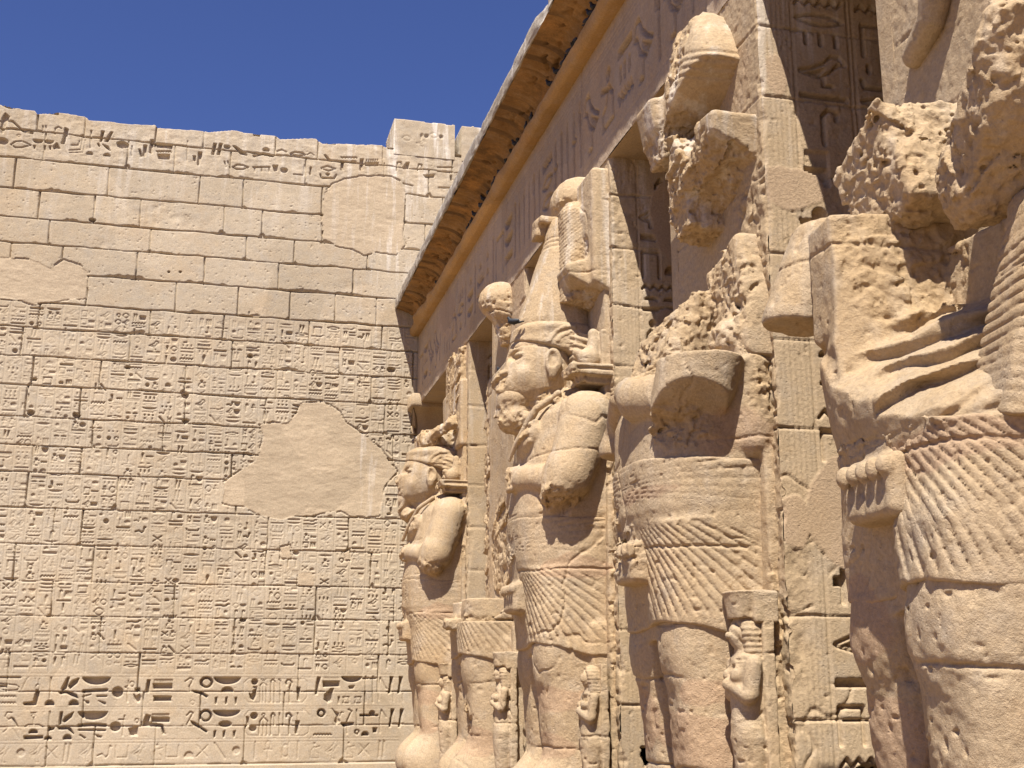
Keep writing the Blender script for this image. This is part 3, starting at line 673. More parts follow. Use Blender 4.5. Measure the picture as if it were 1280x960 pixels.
def pillar(k, y0):
    x0, x1 = PX0, PX0+PD; y1 = y0+PW
    labels = ['square stone pillar nearest the inscribed wall, behind the crossed-arm king with the broken crown',
              'square stone pillar behind the figure broken off at its pleated kilt',
              'square stone pillar behind the king wearing the tall crown and disc',
              'square stone pillar behind the headless figure with the broken cup-shaped arm',
              'square stone pillar at the right edge of the photo, behind the shattered nearest colossus']
    root = empty('pillar', (x0, y0, 0), labels[k], 'pillar', 'portico pillars')
    res = [.022, .020, .014, .012, .014][k]
    # near side, facing the camera
    h = HM(0, PD, 0, ZA-.002, res); A, B = np.meshgrid(h.a, h.b)
    pillar_side_signs(h, k)
    pl = np.full(h.D.shape, 9., np.float32)
    r = random.Random(90+k)
    P = []
    for i in range(9):
        cx, cz = r.uniform(0, .9), r.uniform(.4, 7); rx, rz = r.uniform(.08, .35), r.uniform(.15, .6)
        d = (np.sqrt(((A-cx)/rx)**2+((B-cz)/rz)**2)-1)*min(rx, rz)+.06*n2(A, B, 4, octv=3, seed=i+k*10); pl = np.minimum(pl, d)
    H = -h.D.copy()
    rough = np.clip(n2(A, B, 1.5, 1.1, 3, seed=20+k)*3-.2, 0, 1); H = H*(1-.75*rough*(A < .31))
    H += -.012*rough+.018*rough*n2(A, B, 13, octv=4, seed=k+3)+.003*n2(A, B, 5, octv=4, seed=k)
    pit = n2(A, B, 24, octv=2, seed=k+31); H -= np.clip(pit*3-1.2, 0, 1)*.014
    for j, z in enumerate(BJ):
        joint(h, H, 'a', z+.04*(k % 3)-.03, -.1, PD+.1, width=.005, depth=.03, wob=.012, erode=.02, seed=k*50+j, gap=.2)
    for i in range(14):
        cx, cz, rr = r.uniform(.34, .80), r.uniform(.5, 5.2), r.choice([.018, .022, .03, .03, .05, .09])
        w = h.win(cx-rr*2, cx+rr*2, cz-rr*2, cz+rr*2); sl, a, b = w
        H[sl] = np.minimum(H[sl], -.14*np.clip(1.2-(np.maximum(np.abs(a-cx)/(rr*1.2), np.abs(b-cz)/rr)+.4*n2(a, b, 12, seed=i)), 0, .3)/.3)
    ck = n2(A, B, .9, octv=4, seed=k+200); H -= .016*np.exp(-(ck/.012)**2)*(n2(A, B, .7, octv=2, seed=k+210) > .25)
    H = np.where(pl < 0, .002+.004*n2(A, B, 3, octv=2, seed=6), H)
    # chipped court-side edge
    chip = np.clip(n2(B, B*0, 2.2, octv=5, seed=60+k)*1.8+.1, 0, 1)*.09+.02*np.clip(n2(B, B*0, 11, octv=3, seed=66+k)*2, 0, 1)
    cv_ = chip[:, 0]; bv_ = h.b.copy(); H -= np.clip(chip-A, 0, 1)*.5
    t = np.zeros(H.shape+(3,), np.float32); t[..., 0] = sstep(.01, -.01, pl)*.7; t[..., 1] = rough*.35; t[..., 2] = sstep(4.5, 7.5, B)*.5
    V, Fc = hf_mesh(h, H, lambda a, b, hh: (x0+np.maximum(a, (a+np.interp(b, bv_, cv_))*.5), y0-hh, b))
    make('inscribed_side', V, Fc, M_PIL, root, tint=t.reshape(-1, 3))
    # court face, dressed with the point chisel
    h = HM(0, PW, 0, ZA-.002, res*1.15); A, B = np.meshgrid(h.a, h.b)
    H = .007*n2(A, B, 26, octv=2, seed=k+70)+.006*n2(A, B, 2, octv=2, seed=k+71)-.006*np.clip(n2(A, B, 34, 20, 1, seed=k+73)*3-1, 0, 1)
    nearedge = sstep(.60, .40, A)*sstep(6.2, 5.6, B)
    H += nearedge*(.028*n2(A, B, 8, octv=3, seed=k+72)-np.clip(n2(A, B, 15, octv=2, seed=k)*3-.9, 0, 1)*.035)
    for j, z in enumerate(BJ):
        joint(h, H, 'a', z+.04*(k % 3)-.03, -.1, PW+.1, width=.003, depth=.02, wob=.014, erode=.03, seed=k*50+j)
    H -= np.clip(np.interp(h.b, bv_, cv_)[:, None]-A, 0, 1)*.5
    t = np.zeros(H.shape+(3,), np.float32); t[..., 1] = nearedge*.30; t[..., 0] = sstep(.1, .3, n2(A, B, .7, octv=2, seed=k+5))*.5*(1-nearedge)
    V, Fc = hf_mesh(h, H, lambda a, b, hh: (x0-hh, y0+np.maximum(a, (a+np.interp(b, bv_, cv_))*.5), b))
    make('court_face', V, Fc[:, ::-1].copy(), M_PIL, root, tint=t.reshape(-1, 3))
    V, Fc = box_vf(x0+.14, x1, y0+.14, y1, 0, ZA-.004)
    make('pillar_core', V, Fc, M_PIL, root, smooth=False)
    V, Fc = box_vf(x0+.0, x1, y1-.16, y1+.004, 0, ZA-.006)
    make('pillar_back_side', V, Fc, M_PIL, root, smooth=False)
for k, y0 in enumerate(PITCH_Y): pillar(k, y0)

def entablature():
    root = empty('portico_entablature', (PX0, 12, ZA), 'long carved architrave with cavetto cornice running above the colossi', 'entablature')
    Y0, Y1 = 2.2, WY-.02
    h = HM(Y0, Y1, ZA, 9.04, .018); A, B = np.meshgrid(h.a, h.b)
    r = random.Random(3); y = Y0+.2
    while y < Y1-.4:
        q = r.random()
        if q < .58: w = .24; sign(h, r.choice(['reed', 'stroke', 'hook', 'ankh', 'reed']), y+w/2, 8.22, w, .85, .14, .055)
        elif q < .75: w = .6; sign(h, r.choice(['bird', 'man', 'gate', 'scarab', 'bird']), y+w/2, 8.2, w, .8, .13, .05)
        else:
            w = .5
            for zc in (8.5, 8.22, 7.94): sign(h, r.choice(['lens', 'zig', 'bar', 'disc', 'basket', 's3', 'bread', 'd3']), y+w/2, zc, w, .2, .12, .045)
        y += w+.045
    for z in (7.66, 8.74, 8.80): h.seg([(Y0, z), (Y1, z)], .014, .012)
    pl = n2(A, B, .55, 1.3, 4, seed=12)-.38
    H = -h.D*(1-sstep(-.02, .05, pl))
    H += .006*n2(A, B, 3, octv=4, seed=2)+.006*n2(A, B, 18, octv=2, seed=3)
    for j, y in enumerate([21.4, 17.5, 13.5, 9.6, 5.7]): joint(h, H, 'b', y, ZA, 9.1, width=.01, depth=.04, seed=j)
    joint(h, H, 'a', 8.86, Y0, Y1, width=.006, depth=.02, seed=3)
    chip = np.clip(n2(A[:1], A[:1]*0, 1.3, octv=4, seed=1)-.1, 0, 1)*.14
    H -= np.clip(chip-(B-ZA), 0, 1)*.8
    t = np.zeros(H.shape+(3,), np.float32); t[..., 0] = sstep(-.02, .05, pl)*.6; t[..., 1] = sstep(8.9, 9.04, B)*.5
    V, Fc = hf_mesh(h, H, lambda a, b, hh: (PX0-.01-hh, a, b))
    make('architrave', V, Fc[:, ::-1].copy(), M_ARCH, root, tint=t.reshape(-1, 3))
    V, Fc = box_vf(PX0+.12, PX0+1.9, Y0, Y1, ZA+.004, 9.5); make('architrave_core', V, Fc, M_ARCH, root, smooth=False)
    # soffit with broken court edge
    hs = HM(Y0, Y1, 0, 1.9, .04); A, B = np.meshgrid(hs.a, hs.b); H = .012*n2(A, B, 3, octv=4, seed=5)
    t = np.zeros(H.shape+(3,), np.float32); t[..., 1] = .6
    V, Fc = hf_mesh(hs, H, lambda a, b, hh: (PX0-.005+b, a, ZA-.002+hh*0+.004*np.sin(a*3)))
    make('soffit', V, Fc, M_ARCH, root, tint=t.reshape(-1, 3))
    # profile swept along the portico: torus, cavetto, lip
    def sweep(name, prof, mat, y0, y1, dy, fn, t=(0, 0, 0), smooth=True):
        ys = np.arange(y0, y1+dy*.5, dy); ys[-1] = y1; P = np.array(prof); m = len(P)
        Y, I = np.meshgrid(ys, np.arange(m), indexing='ij')
        X = P[I, 0]; Z = P[I, 1]
        dX, dZ = fn(Y, X, Z, I/(m-1.0))
        V = np.stack([(X+dX).ravel(), Y.ravel(), (Z+dZ).ravel()], 1); n = len(ys)
        idx = np.arange(n*m).reshape(n, m)
        Fc = np.stack([idx[:-1, :-1].ravel(), idx[1:, :-1].ravel(), idx[1:, 1:].ravel(), idx[:-1, 1:].ravel()], 1)
        return make(name, V, Fc, mat, root, tint=np.tile(np.array(t, np.float32), (len(V), 1)), smooth=smooth)
    tor = [(PX0+.03, 9.035), (PX0-.03, 9.035)]+[(PX0-.06+.13*math.cos(a)-.02, 9.15+.13*math.sin(a)) for a in np.linspace(-math.pi*.62, -math.pi*1.55, 22)]
    def fn_t(Y, X, Z, s):
        e = .026*n2(Y, s*3, 3.0, octv=5, seed=1)-.07*np.clip(n2(Y, s, .8, octv=3, seed=4)*3-1, 0, 1)
        return -e*(X-(PX0-.08))/.13, -e*.3
    sweep('torus_moulding', tor, M_TORUS, Y0, Y1, .035, fn_t)
    cav = []
    for s in np.linspace(0, 1, 40):
        a = s*math.pi*.5
        cav.append((PX0-.02-.50*(1-math.cos(a))**1.15, 9.26+.36*math.sin(a)**.95))
    def fn_c(Y, X, Z, s):
        rib = .034*np.abs(np.sin(Y*math.pi/.125+.35*n2(Y, s, .6, octv=1, seed=2)))**.6*np.sin(np.clip(s, 0, 1)*math.pi)**.5
        hole = np.clip(n2(Y, s*1.6, 7, 5, 2, seed=8)*3-1.15, 0, 1)*.11*((s > .25) & (s < .8))
        e = rib+.020*n2(Y, s*.7, 4, 6, octv=4, seed=6)-hole-.02*np.clip(n2(Y, s, .5, octv=3, seed=16)*3, 0, 1)
        return -e*.8, -e*.6
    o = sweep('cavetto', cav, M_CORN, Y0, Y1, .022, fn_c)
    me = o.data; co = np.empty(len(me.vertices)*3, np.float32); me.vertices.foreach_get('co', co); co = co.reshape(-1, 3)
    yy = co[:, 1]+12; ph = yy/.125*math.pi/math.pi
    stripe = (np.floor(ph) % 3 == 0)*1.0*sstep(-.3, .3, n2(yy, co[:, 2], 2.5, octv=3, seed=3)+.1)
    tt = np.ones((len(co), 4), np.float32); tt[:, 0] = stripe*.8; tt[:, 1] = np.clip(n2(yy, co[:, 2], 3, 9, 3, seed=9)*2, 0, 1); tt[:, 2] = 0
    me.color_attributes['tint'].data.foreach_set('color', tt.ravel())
    xl, zl = cav[-1]
    lip = [(xl, zl), (xl-.015, zl+.0), (xl-.02, zl+.05), (xl-.02, zl+.21), (xl+.0, zl+.24), (xl+.12, zl+.245), (xl+2.5, zl+.26)]
    prof = []
    for (a, b), (c, d) in zip(lip[:-1], lip[1:]):
        for q in np.linspace(0, 1, 5)[:-1]: prof.append((a+(c-a)*q, b+(d-b)*q))
    prof.append(lip[-1])
    def fn_l(Y, X, Z, s):
        st = .05*np.round(n2(Y, Y*0, .35, octv=2, seed=11)*2)*.5
        e = .018*n2(Y, s*3, 4, octv=4, seed=9)-.05*np.clip(n2(Y, s*0, 1.1, octv=3, seed=7)*3-1, 0, 1)
        return -e-.4*st*(s > .1), (e*.4+st*.3)*(s > .3)
    sweep('cornice_lip', prof, M_LIP, Y0, Y1, .03, fn_l, t=(0, 0, .7))
    V, Fc = box_vf(PX0+.0, PX0+1.85, Y0, Y1, 9.06, zl+.2); make('cornice_core', V, Fc, M_CORN, root, smooth=False)
entablature()

def portico_back():
    root = empty('portico_rear_wall', (9.2, 14, 0), 'shaded rear wall and stone ceiling glimpsed behind the pillars', 'wall')
    V, Fc = box_vf(9.2, 10.6, 0.5, WY-.02, 0, 9.4); make('rear_wall', V, Fc, M_PIL, root, smooth=False)
    V, Fc = box_vf(PX0+1.92, 9.18, 0.5, WY-.02, 8.3, 9.4); make('ceiling_slab', V, Fc, M_PIL, root, smooth=False)
portico_back()

def doorway():
    """small cavetto cornice of the side doorway in the corner between wall and portico"""
    root = empty('doorway_cornice', (4.6, WY-.5, 6.9), 'small projecting cavetto cornice high in the corner, above the last king on the left', 'cornice')
    xs = np.linspace(3.98, 6.4, 40); prof = []
    for s in np.linspace(0, 1, 16):
        a = s*math.pi/2; prof.append((WY-.10-.42*(1-math.cos(a)), 6.85+.50*math.sin(a)))
    prof += [(WY-.54, 7.36), (WY-.545, 7.42), (WY-.54, 7.60), (WY-.50, 7.64), (WY-.1, 7.68)]
    V = []; 
    for i, x in enumerate(xs):
        for j, (y, z) in enumerate(prof):
            sx = -max(0, 1-i/3.0)*0; V.append((x+(.28*(1-(WY-y)/.55) if i == 0 else .0), y-.008*math.sin(i*1.6*2), z+.01*math.sin(i*.9)))
    m = len(prof); idx = np.arange(len(V)).reshape(len(xs), m)
    Fc = np.stack([idx[:-1, :-1].ravel(), idx[1:, :-1].ravel(), idx[1:, 1:].ravel(), idx[:-1, 1:].ravel()], 1).tolist()
    base = len(V)
    for j, (y, z) in enumerate(prof): V.append((V[j][0], WY+.05, z))
    for j in range(m-1): Fc.append([idx[0, j], idx[0, j+1], base+j+1, base+j])
    make('cavetto_block', V, np.array(Fc), M_STAT, root)
    V, Fc = box_vf(4.35, 6.4, WY-.085, WY+.1, 5.0, 6.86); make('door_lintel', V, Fc, M_PIL, root, smooth=False)
doorway()

# ------------------------------------------------------------------ distance-field sculpting
def v3(*a): return np.array(a, np.float32)
def s_ell(P, c, r):
    q = (P-v3(*c)); r = v3(*r)
    k0 = np.sqrt(((q/r)**2).sum(1)); k1 = np.sqrt(((q/(r*r))**2).sum(1))+1e-6
    return k0*(k0-1)/k1
def s_cap(P, a, b, ra, rb):
    a = v3(*a); b = v3(*b); e = b-a; t = np.clip(((P-a)@e)/(e@e), 0, 1)
    return np.sqrt(((P-a-t[:, None]*e)**2).sum(1))-(ra+(rb-ra)*t)
def s_line(P, pts, rr):
    return np.minimum.reduce([s_cap(P, p, q, r1, r2) for p, q, r1, r2 in zip(pts[:-1], pts[1:], rr[:-1], rr[1:])])
def s_box(P, c, h, r=0.02, rot=None):
    q = P-v3(*c)
    if rot:                                             # rotations about u, v, z in degrees
        M = np.eye(3)
        for ax, ang in rot:
            a = math.radians(ang); c_, s_ = math.cos(a), math.sin(a)
            m = {'u': [[1, 0, 0], [0, c_, -s_], [0, s_, c_]], 'v': [[c_, 0, s_], [0, 1, 0], [-s_, 0, c_]], 'z': [[c_, -s_, 0], [s_, c_, 0], [0, 0, 1]]}[ax]
            M = np.array(m)@M
        q = q@M.astype(np.float32)
    q = np.abs(q)-(v3(*h)-r)
    return np.sqrt((np.maximum(q, 0)**2).sum(1))+np.minimum(q.max(1), 0)-r
def s_plane(P, c, n):
    n = v3(*n); n = n/np.sqrt((n*n).sum()); return (P-v3(*c))@n        # negative on the side opposite to n
def s_loft(P, zs, cu, hu, hv, n=2.5, cv=0.0):
    z = P[:, 2]; f = lambda t: np.interp(z, zs, t).astype(np.float32) if np.ndim(t) else t
    a = f(hu); b = f(hv)
    q = (np.abs((P[:, 0]-f(cu))/a)**n+np.abs((P[:, 1]-f(cv))/b)**n)**(1/n)
    d = (q-1)*np.minimum(a, b)*.92
    return np.maximum(d, np.maximum(zs[0]-z, z-zs[-1]))
def smin(a, b, k):
    h = np.clip(0.5+0.5*(b-a)/k, 0, 1); return b+(a-b)*h-k*h*(1-h)
def smax(a, b, k): return -smin(-a, -b, k)

from concurrent.futures import ThreadPoolExecutor
POOL = ThreadPoolExecutor(4)
def ev(f, P):
    if len(P) < 30000: return f(P)
    ch = [P[s:s+40000] for s in range(0, len(P), 40000)]
    return np.concatenate(list(POOL.map(f, ch)))
def sculpt(f, lo, hi, h):
    """surface nets over a sparse block grid; f(P) -> distance"""
    lo = np.array(lo, float); hi = np.array(hi, float); B = 6
    nb = np.ceil((hi-lo)/(h*B)).astype(int); n = nb*B+1
    cc = [lo[i]+(np.arange(nb[i])+.5)*B*h for i in range(3)]
    G = np.stack(np.meshgrid(*cc, indexing='ij'), -1).reshape(-1, 3).astype(np.float32)
    dc = ev(f, G); rad = B*h*0.87*1.25+.02
    near = (np.abs(dc) < rad).reshape(nb)
    sgn = np.where(dc < 0, -1.0, 1.0).reshape(nb).astype(np.float32)
    D = np.ones(n, np.float32)
    D[:-1, :-1, :-1] = np.repeat(np.repeat(np.repeat(sgn, B, 0), B, 1), B, 2)
    for ax in range(3):
        s = [slice(None)]*3; s[ax] = -1; t = [slice(None)]*3; t[ax] = -2; D[tuple(s)] = D[tuple(t)]
    m = np.zeros(n, bool)
    ii, jj, kk = np.nonzero(near)
    hb = B//2; sub = np.array([(a, b, c) for a in (0, 1) for b in (0, 1) for c in (0, 1)])
    S0 = (np.stack([ii, jj, kk], 1)[:, None]*B+sub[None]*hb).reshape(-1, 3)
    C2 = (np.array(lo)+(S0+hb/2)*h).astype(np.float32)
    d2 = ev(f, C2); keep = np.abs(d2) < hb*h*0.87*1.25+.012
    Z0 = S0[~keep]; sg = np.where(d2[~keep] < 0, -1.0, 1.0).astype(np.float32)
    oh = np.arange(hb); hi_, hj_, hk_ = np.meshgrid(oh, oh, oh, indexing='ij')
    D[Z0[:, :1]+hi_.ravel(), Z0[:, 1:2]+hj_.ravel(), Z0[:, 2:]+hk_.ravel()] = sg[:, None]
    S0 = S0[keep]; ii, jj, kk = S0.T
    o = np.arange(hb+1); oi, oj, ok = np.meshgrid(o, o, o, indexing='ij')
    m[(ii[:, None]+oi.ravel()), (jj[:, None]+oj.ravel()), (kk[:, None]+ok.ravel())] = True
    idx = np.nonzero(m)
    P = np.stack([lo[i]+idx[i]*h for i in range(3)], 1).astype(np.float32)
    val = ev(f, P)
    D[idx] = val
    D[0] = D[-1] = 1; D[:, 0] = D[:, -1] = 1; D[:, :, 0] = D[:, :, -1] = 1
    D[D == 0] = 1e-6
    neg = D < 0
    c8 = [neg[a:n[0]-1+a, b:n[1]-1+b, c:n[2]-1+c] for a in (0, 1) for b in (0, 1) for c in (0, 1)]
    anyn = np.logical_or.reduce(c8); alln = np.logical_and.reduce(c8)
    cell = anyn & ~alln; ci = np.nonzero(cell); nc = len(ci[0])
    vid = -np.ones(cell.shape, np.int64); vid[ci] = np.arange(nc)
    acc = np.zeros((nc, 3)); cnt = np.zeros(nc)
    co = {}
    for a in (0, 1):
        for b in (0, 1):
            for c in (0, 1): co[(a, b, c)] = D[ci[0]+a, ci[1]+b, ci[2]+c]
    for ax in range(3):
        for u in (0, 1):
            for w in (0, 1):
                p = [u, w]; p.insert(ax, 0); q = list(p); q[ax] = 1
                d0 = co[tuple(p)]; d1 = co[tuple(q)]; cr = (d0 < 0) != (d1 < 0)
                t = np.where(cr, d0/np.where(cr, d0-d1, 1), 0)
                pos = np.zeros((nc, 3)); pos[:, 0], pos[:, 1], pos[:, 2] = p; pos[:, ax] = t
                acc += pos*cr[:, None]; cnt += cr
    V = lo+(np.stack(ci, 1)+acc/np.maximum(cnt, 1)[:, None])*h
    quads = []
    for ax in range(3):
        s0 = [slice(1, n[i]-1) for i in range(3)]; s0[ax] = slice(0, n[ax]-1); s1 = list(s0); s1[ax] = slice(1, n[ax])
        A = neg[tuple(s0)]; Bn = neg[tuple(s1)]; cr = A != Bn; e = np.nonzero(cr)
        e = [e[i]+(1 if i != ax else 0) for i in range(3)]
        o1, o2 = [i for i in range(3) if i != ax]
        def vv(d1, d2):
            c = [e[0].copy(), e[1].copy(), e[2].copy()]; c[o1] = c[o1]-d1; c[o2] = c[o2]-d2; return vid[c[0], c[1], c[2]]
        q = np.stack([vv(0, 0), vv(1, 0), vv(1, 1), vv(0, 1)], 1)
        fl = A[cr]
        if ax == 1: fl = ~fl
        q[~fl] = q[~fl][:, ::-1]
        quads.append(q[(q >= 0).all(1)])
    return V, np.concatenate(quads)

def zone(P, lst, k=.10):
    """soft union of ellipsoidal zones -> 0..1"""
    if not lst: return np.zeros(len(P), np.float32)
    d = np.minimum.reduce([s_ell(P, c, r) for c, r in lst])+.10*fbm(P, 3.0, 3, 5)
    return sstep(k*.5, -k*.5, d)

JOINTS = [0.93, 1.62, 2.02, 2.78, 3.42, 4.02, 4.72, 5.35, 5.95, 6.6]
def finish(fn, seed, rough, jz=JOINTS, base=1.0, bed=1.0, rough_amp=1.0):
    """add weathering, drum joints and broken-surface roughness to a clean distance function"""
    def g(P):
        d = fn(P)
        near = np.abs(d) < .16
        Q = P[near]; Qs = Q+v3(seed*3.1, seed*1.7, 0)
        e = .012*base*fbm(Qs, 2.6, 3, seed)+.004*base*fbm(Qs, 17, 2, seed+2)
        pt = vnoise(Qs, 21, seed+4); e += .010*base*np.clip((pt-.78)*6, 0, 1)
        z = zone(Q, rough)
        zi = z > .01
        if zi.any():
            Z = Qs[zi]; Zw = Z+.05*(vnoise(Z, 7, seed+3)-.5)[:, None]
            t = (Z@v3(.30, -.42, .86))*3.6+1.5*vnoise(Z, 1.7, seed+8)+.45*vnoise(Z, 6, seed+9)
            led = t-np.floor(t); led = np.where(led < .86, led/.86, (1-led)/.14)
            lm = sstep(.5, .7, vnoise(Z, 1.7, seed+11))
            r = .034*facets(Zw, 3.4, seed)+.016*facets(Zw, 9.5, seed+1)+.016*fbm(Z, 30, 2, seed+7)+.022*np.clip((vnoise(Z, 24, seed+5)-.62)*5, 0, 1)+.060*bed*lm*(led-.5)+.006
            e[zi] += z[zi]*r*rough_amp
        cr = vnoise(Qs, 1.5, seed+13)-.5+.10*(vnoise(Qs, 9, seed+14)-.5)     # hairline cracks
        e += .014*base*np.exp(-(cr/.012)**2)*sstep(.58, .70, vnoise(Qs, 1.1, seed+15))
        zz = Q[:, 2]
        for i, zj in enumerate(jz):
            w = zj+.014*np.sin(Q[:, 1]*7+i*2+seed)+.02*(vnoise(Qs, 3.1, i)-.5)
            e += .015*np.exp(-((zz-w-.02*(vnoise(Qs, 11, i+3)-.5))/.009)**2)*sstep(.38, .60, vnoise(Qs, 1.6, i+9))
        d = d.copy(); d[near] = d[near]+e
        return d
    return g
def place_part(name, f, lo, hi, h, parent, yc, mat=None, rough=(), plaster=(), pale=0.25, seed=1, ochre=1.0):
    V, Q = sculpt(f, lo, hi, h)
    Pf = V.astype(np.float32)
    t = np.zeros((len(V), 3), np.float32)
    t[:, 0] = zone(Pf, plaster, .03)*.85
    t[:, 1] = np.clip(zone(Pf, rough)*.65*ochre, 0, 1)
    t[:, 2] = pale*sstep(1.5, 6.0, Pf[:, 2])
    Wd = np.stack([PX0-V[:, 0], yc-V[:, 1], V[:, 2]], 1)
    return make(name, Wd, Q, mat or M_STAT, parent, tint=t)

# ---- the shared figure: u = out from the pillar, v = the king's left (towards the camera), z up
def f_torso(P, top=4.78):
    d = s_loft(P, [1.9, 2.4, 2.9, 3.28, 3.40, 3.8, 4.2, 4.5, 4.7, 4.86], .12, [.555, .625, .745, .757, .775, .71, .64, .57, .45, .30], [.722, .752, .802, .840, .866, .87, .87, .88, .80, .5], 2.8)
    return d
def f_legs(P, dn=0.0, df=0.0):
    z = P[:, 2]
    zs = [0.0, .35, .9, 1.25, 1.6, 1.85, 2.3, 2.75]; hu = [.54, .50, .50, .53, .55, .58, .61, .60]; dn = dn*np.array([1, 1, 1, 1, 1, 1, .9, .2]); df = df*np.array([1, 1, 1, 1, 1, 1, .9, .2])
    L = s_loft(P, zs, .12+dn, hu, [.33, .32, .32, .33, .34, .355, .365, .37], 3.6, cv=.365)
    Rr = s_loft(P, zs, .10+df, hu, [.33, .32, .32, .33, .34, .355, .365, .37], 3.2, cv=-.365)
    d = np.minimum(L, Rr)
    for s, e in ((.365, dn[0]), (-.365, df[0])):
        d = smin(d, s_ell(P, (.60+e, s, 1.80), (.095, .24, .24)), .10)
        d = smin(d, s_ell(P, (.42+e, s, .40), (.50, .31, .42)), .15)
    d = smin(d, s_box(P, (.06, 0, 1.1), (.16, .80, 1.1), .03), .05)
    return d
def f_slab(P, top, w=.96, dpt=.12): return s_box(P, (0, 0, top/2), (dpt, w, top/2), .03)
def f_head(P):
    d = s_ell(P, (.53, 0, 5.16), (.44, .41, .53))
    d = smin(d, s_ell(P, (.74, 0, 4.92), (.30, .30, .25)), .12)         # jaw
    d = smin(d, s_ell(P, (.86, 0, 5.10), (.14, .24, .22)), .1)
    d = smin(d, s_cap(P, (.92, 0, 5.26), (1.04, 0, 5.06), .035, .06), .05)  # nose
    for s in (1, -1):
        d = smax(d, -s_ell(P, (.93, .20*s, 5.26), (.10, .13, .06)), .05)
        d = smin(d, s_ell(P, (.845, .20*s, 5.255), (.065, .10, .042)), .012)
        d = smin(d, s_cap(P, (.90, .07*s, 5.36), (.76, .30*s, 5.34), .022, .015), .02)   # brow
        d = smin(d, s_ell(P, (.80, .22*s, 5.02), (.12, .12, .12)), .06)
    d = smin(d, s_ell(P, (.98, 0, 4.925), (.05, .13, .028)), .02)       # lips
    d = smin(d, s_ell(P, (.965, 0, 4.87), (.05, .12, .03)), .02)
    d = smin(d, s_ell(P, (.90, 0, 4.78), (.09, .13, .07)), .05)
    d = smin(d, s_cap(P, (.44, 0, 4.0), (.46, 0, 4.95), .33, .30), .08)
    d = smin(d, s_box(P, (.78, 0, 4.2), (.06, .11, .40), .03), .03)
    return d
def f_ear(P, s):
    P = P-v3(.07, 0, .02)
    d = s_ell(P, (.44, .43*s, 5.12), (.10, .06, .17))
    d = smax(d, -s_ell(P, (.46, .47*s, 5.15), (.055, .04, .10)), .02)
    d = smin(d, s_ell(P, (.43, .43*s, 5.11), (.03, .03, .06)), .02)
    return smin(d, s_ell(P, (.45, .42*s, 4.97), (.05, .04, .05)), .03)
def f_nemes(P):
    d = s_ell(P, (.33, 0, 5.38), (.60, .47, .34))
    d = smax(d, -s_plane(P, (.62, 0, 5.36), (-.30, 0, 1)), .04)          # headband line over the brow, dropping to the ear
    side = s_box(P, (.16, 0, 5.02), (.22, .52, .48), .10)
    side = smax(side, s_plane(P, (.33, 0, 5.0), (1, 0, .12)), .03)
    d = smin(d, side, .06)
    d = smin(d, s_ell(P, (.36, 0, 5.58), (.53, .46, .14)), .10)
    d = d+.010*np.sin((P[:, 2]-.35*P[:, 0])*75)*(P[:, 2] < 5.5)*(P[:, 0] < .33)
    # raised curved bands over the temple
    q = np.sqrt((P[:, 0]-.30)**2+(P[:, 2]-5.30)**2)
    d = d-.012*((np.abs(q-.19) < .02) | (np.abs(q-.27) < .02))*(P[:, 2] > 5.38)*(P[:, 0] > .25)
    return d
def f_beard(P):
    return smin(smin(s_cap(P, (.86, -.02, 4.96), (.86, -.02, 4.58), .17, .22), s_ell(P, (.84, 0, 4.78), (.23, .24, .16)), .06), s_ell(P, (.80, 0, 4.52), (.25, .25, .16)), .06)
def f_crown(P):
    d = s_loft(P, [5.45, 5.7, 5.95, 6.3, 6.7, 6.95, 7.0], [.36, .36, .33, .27, .19, .16, .16], [.46, .46, .42, .36, .31, .29, .28], [.42, .42, .40, .37, .31, .26, .24], 2.2)
    for zb in (6.62, 6.68, 6.74): d = d+.014*np.exp(-((P[:, 2]-zb)/.014)**2)
    return d
def f_disc(P): return s_ell(P, (.02, .02, 7.22), (.38, .42, .36))
def f_plume(P):
    # ribbed ostrich plume standing beside the crown, its tip curled outwards
    d = s_loft(P, [5.85, 6.3, 6.7, 7.0, 7.10], .12, [.30, .28, .26, .27, .2], [.22, .22, .22, .22, .14], 3.0, cv=[.38, .36, .34, .34, .34])
    d = smin(d, s_cap(P, (.14, .44, 6.98), (.10, .58, 6.90), .11, .10), .05)
    ph = P[:, 2]*1.0+P[:, 0]*.8
    return d+.0035*np.sin(ph*2*math.pi/.046)
def f_band(P):
    return smin(s_box(P, (.27, -.05, 7.0), (.30, .16, .05), .03), s_box(P, (.52, -.12, 6.93), (.075, .12, .12), .03), .04)
def f_arm_up(P, s, elbow=True):
    d = s_cap(P, (.26, .84*s, 4.40), (.48, .90*s, 3.74), .29, .255)
    return smin(d, s_ell(P, (.22, .80*s, 4.48), (.30, .26, .24)), .08)
def f_forearm(P, s): return s_cap(P, (.58, .84*s, 3.72), (.78, .20, 3.82) if s > 0 else (.72, .26, 4.26), .18, .155)
def f_fist(P, s):
    z = 3.82; P = P+v3(.12, 0, 0)
    if s < 0: P = P-v3(-.14, .30, .50); s = 1
    d = s_ell(P, (.95, .04*s, z), (.13, .15, .15))
    for k in range(4): d = smin(d, s_cap(P, (1.04, (.10-.06*0)*s, z+.09-.062*k), (1.03, -.09*s, z+.09-.062*k), .034, .030), .012)
    return smin(d, s_cap(P, (.98, .12*s, z+.12), (1.04, -.02*s, z+.14), .035, .03), .02)
def f_crook(P, s=1):
    return s_line(P, [(.93, .04*s, 4.06), (.88, .18*s, 4.24), (.72, .44*s, 4.58), (.50, .58*s, 4.74)], [.028, .035, .04, .04])
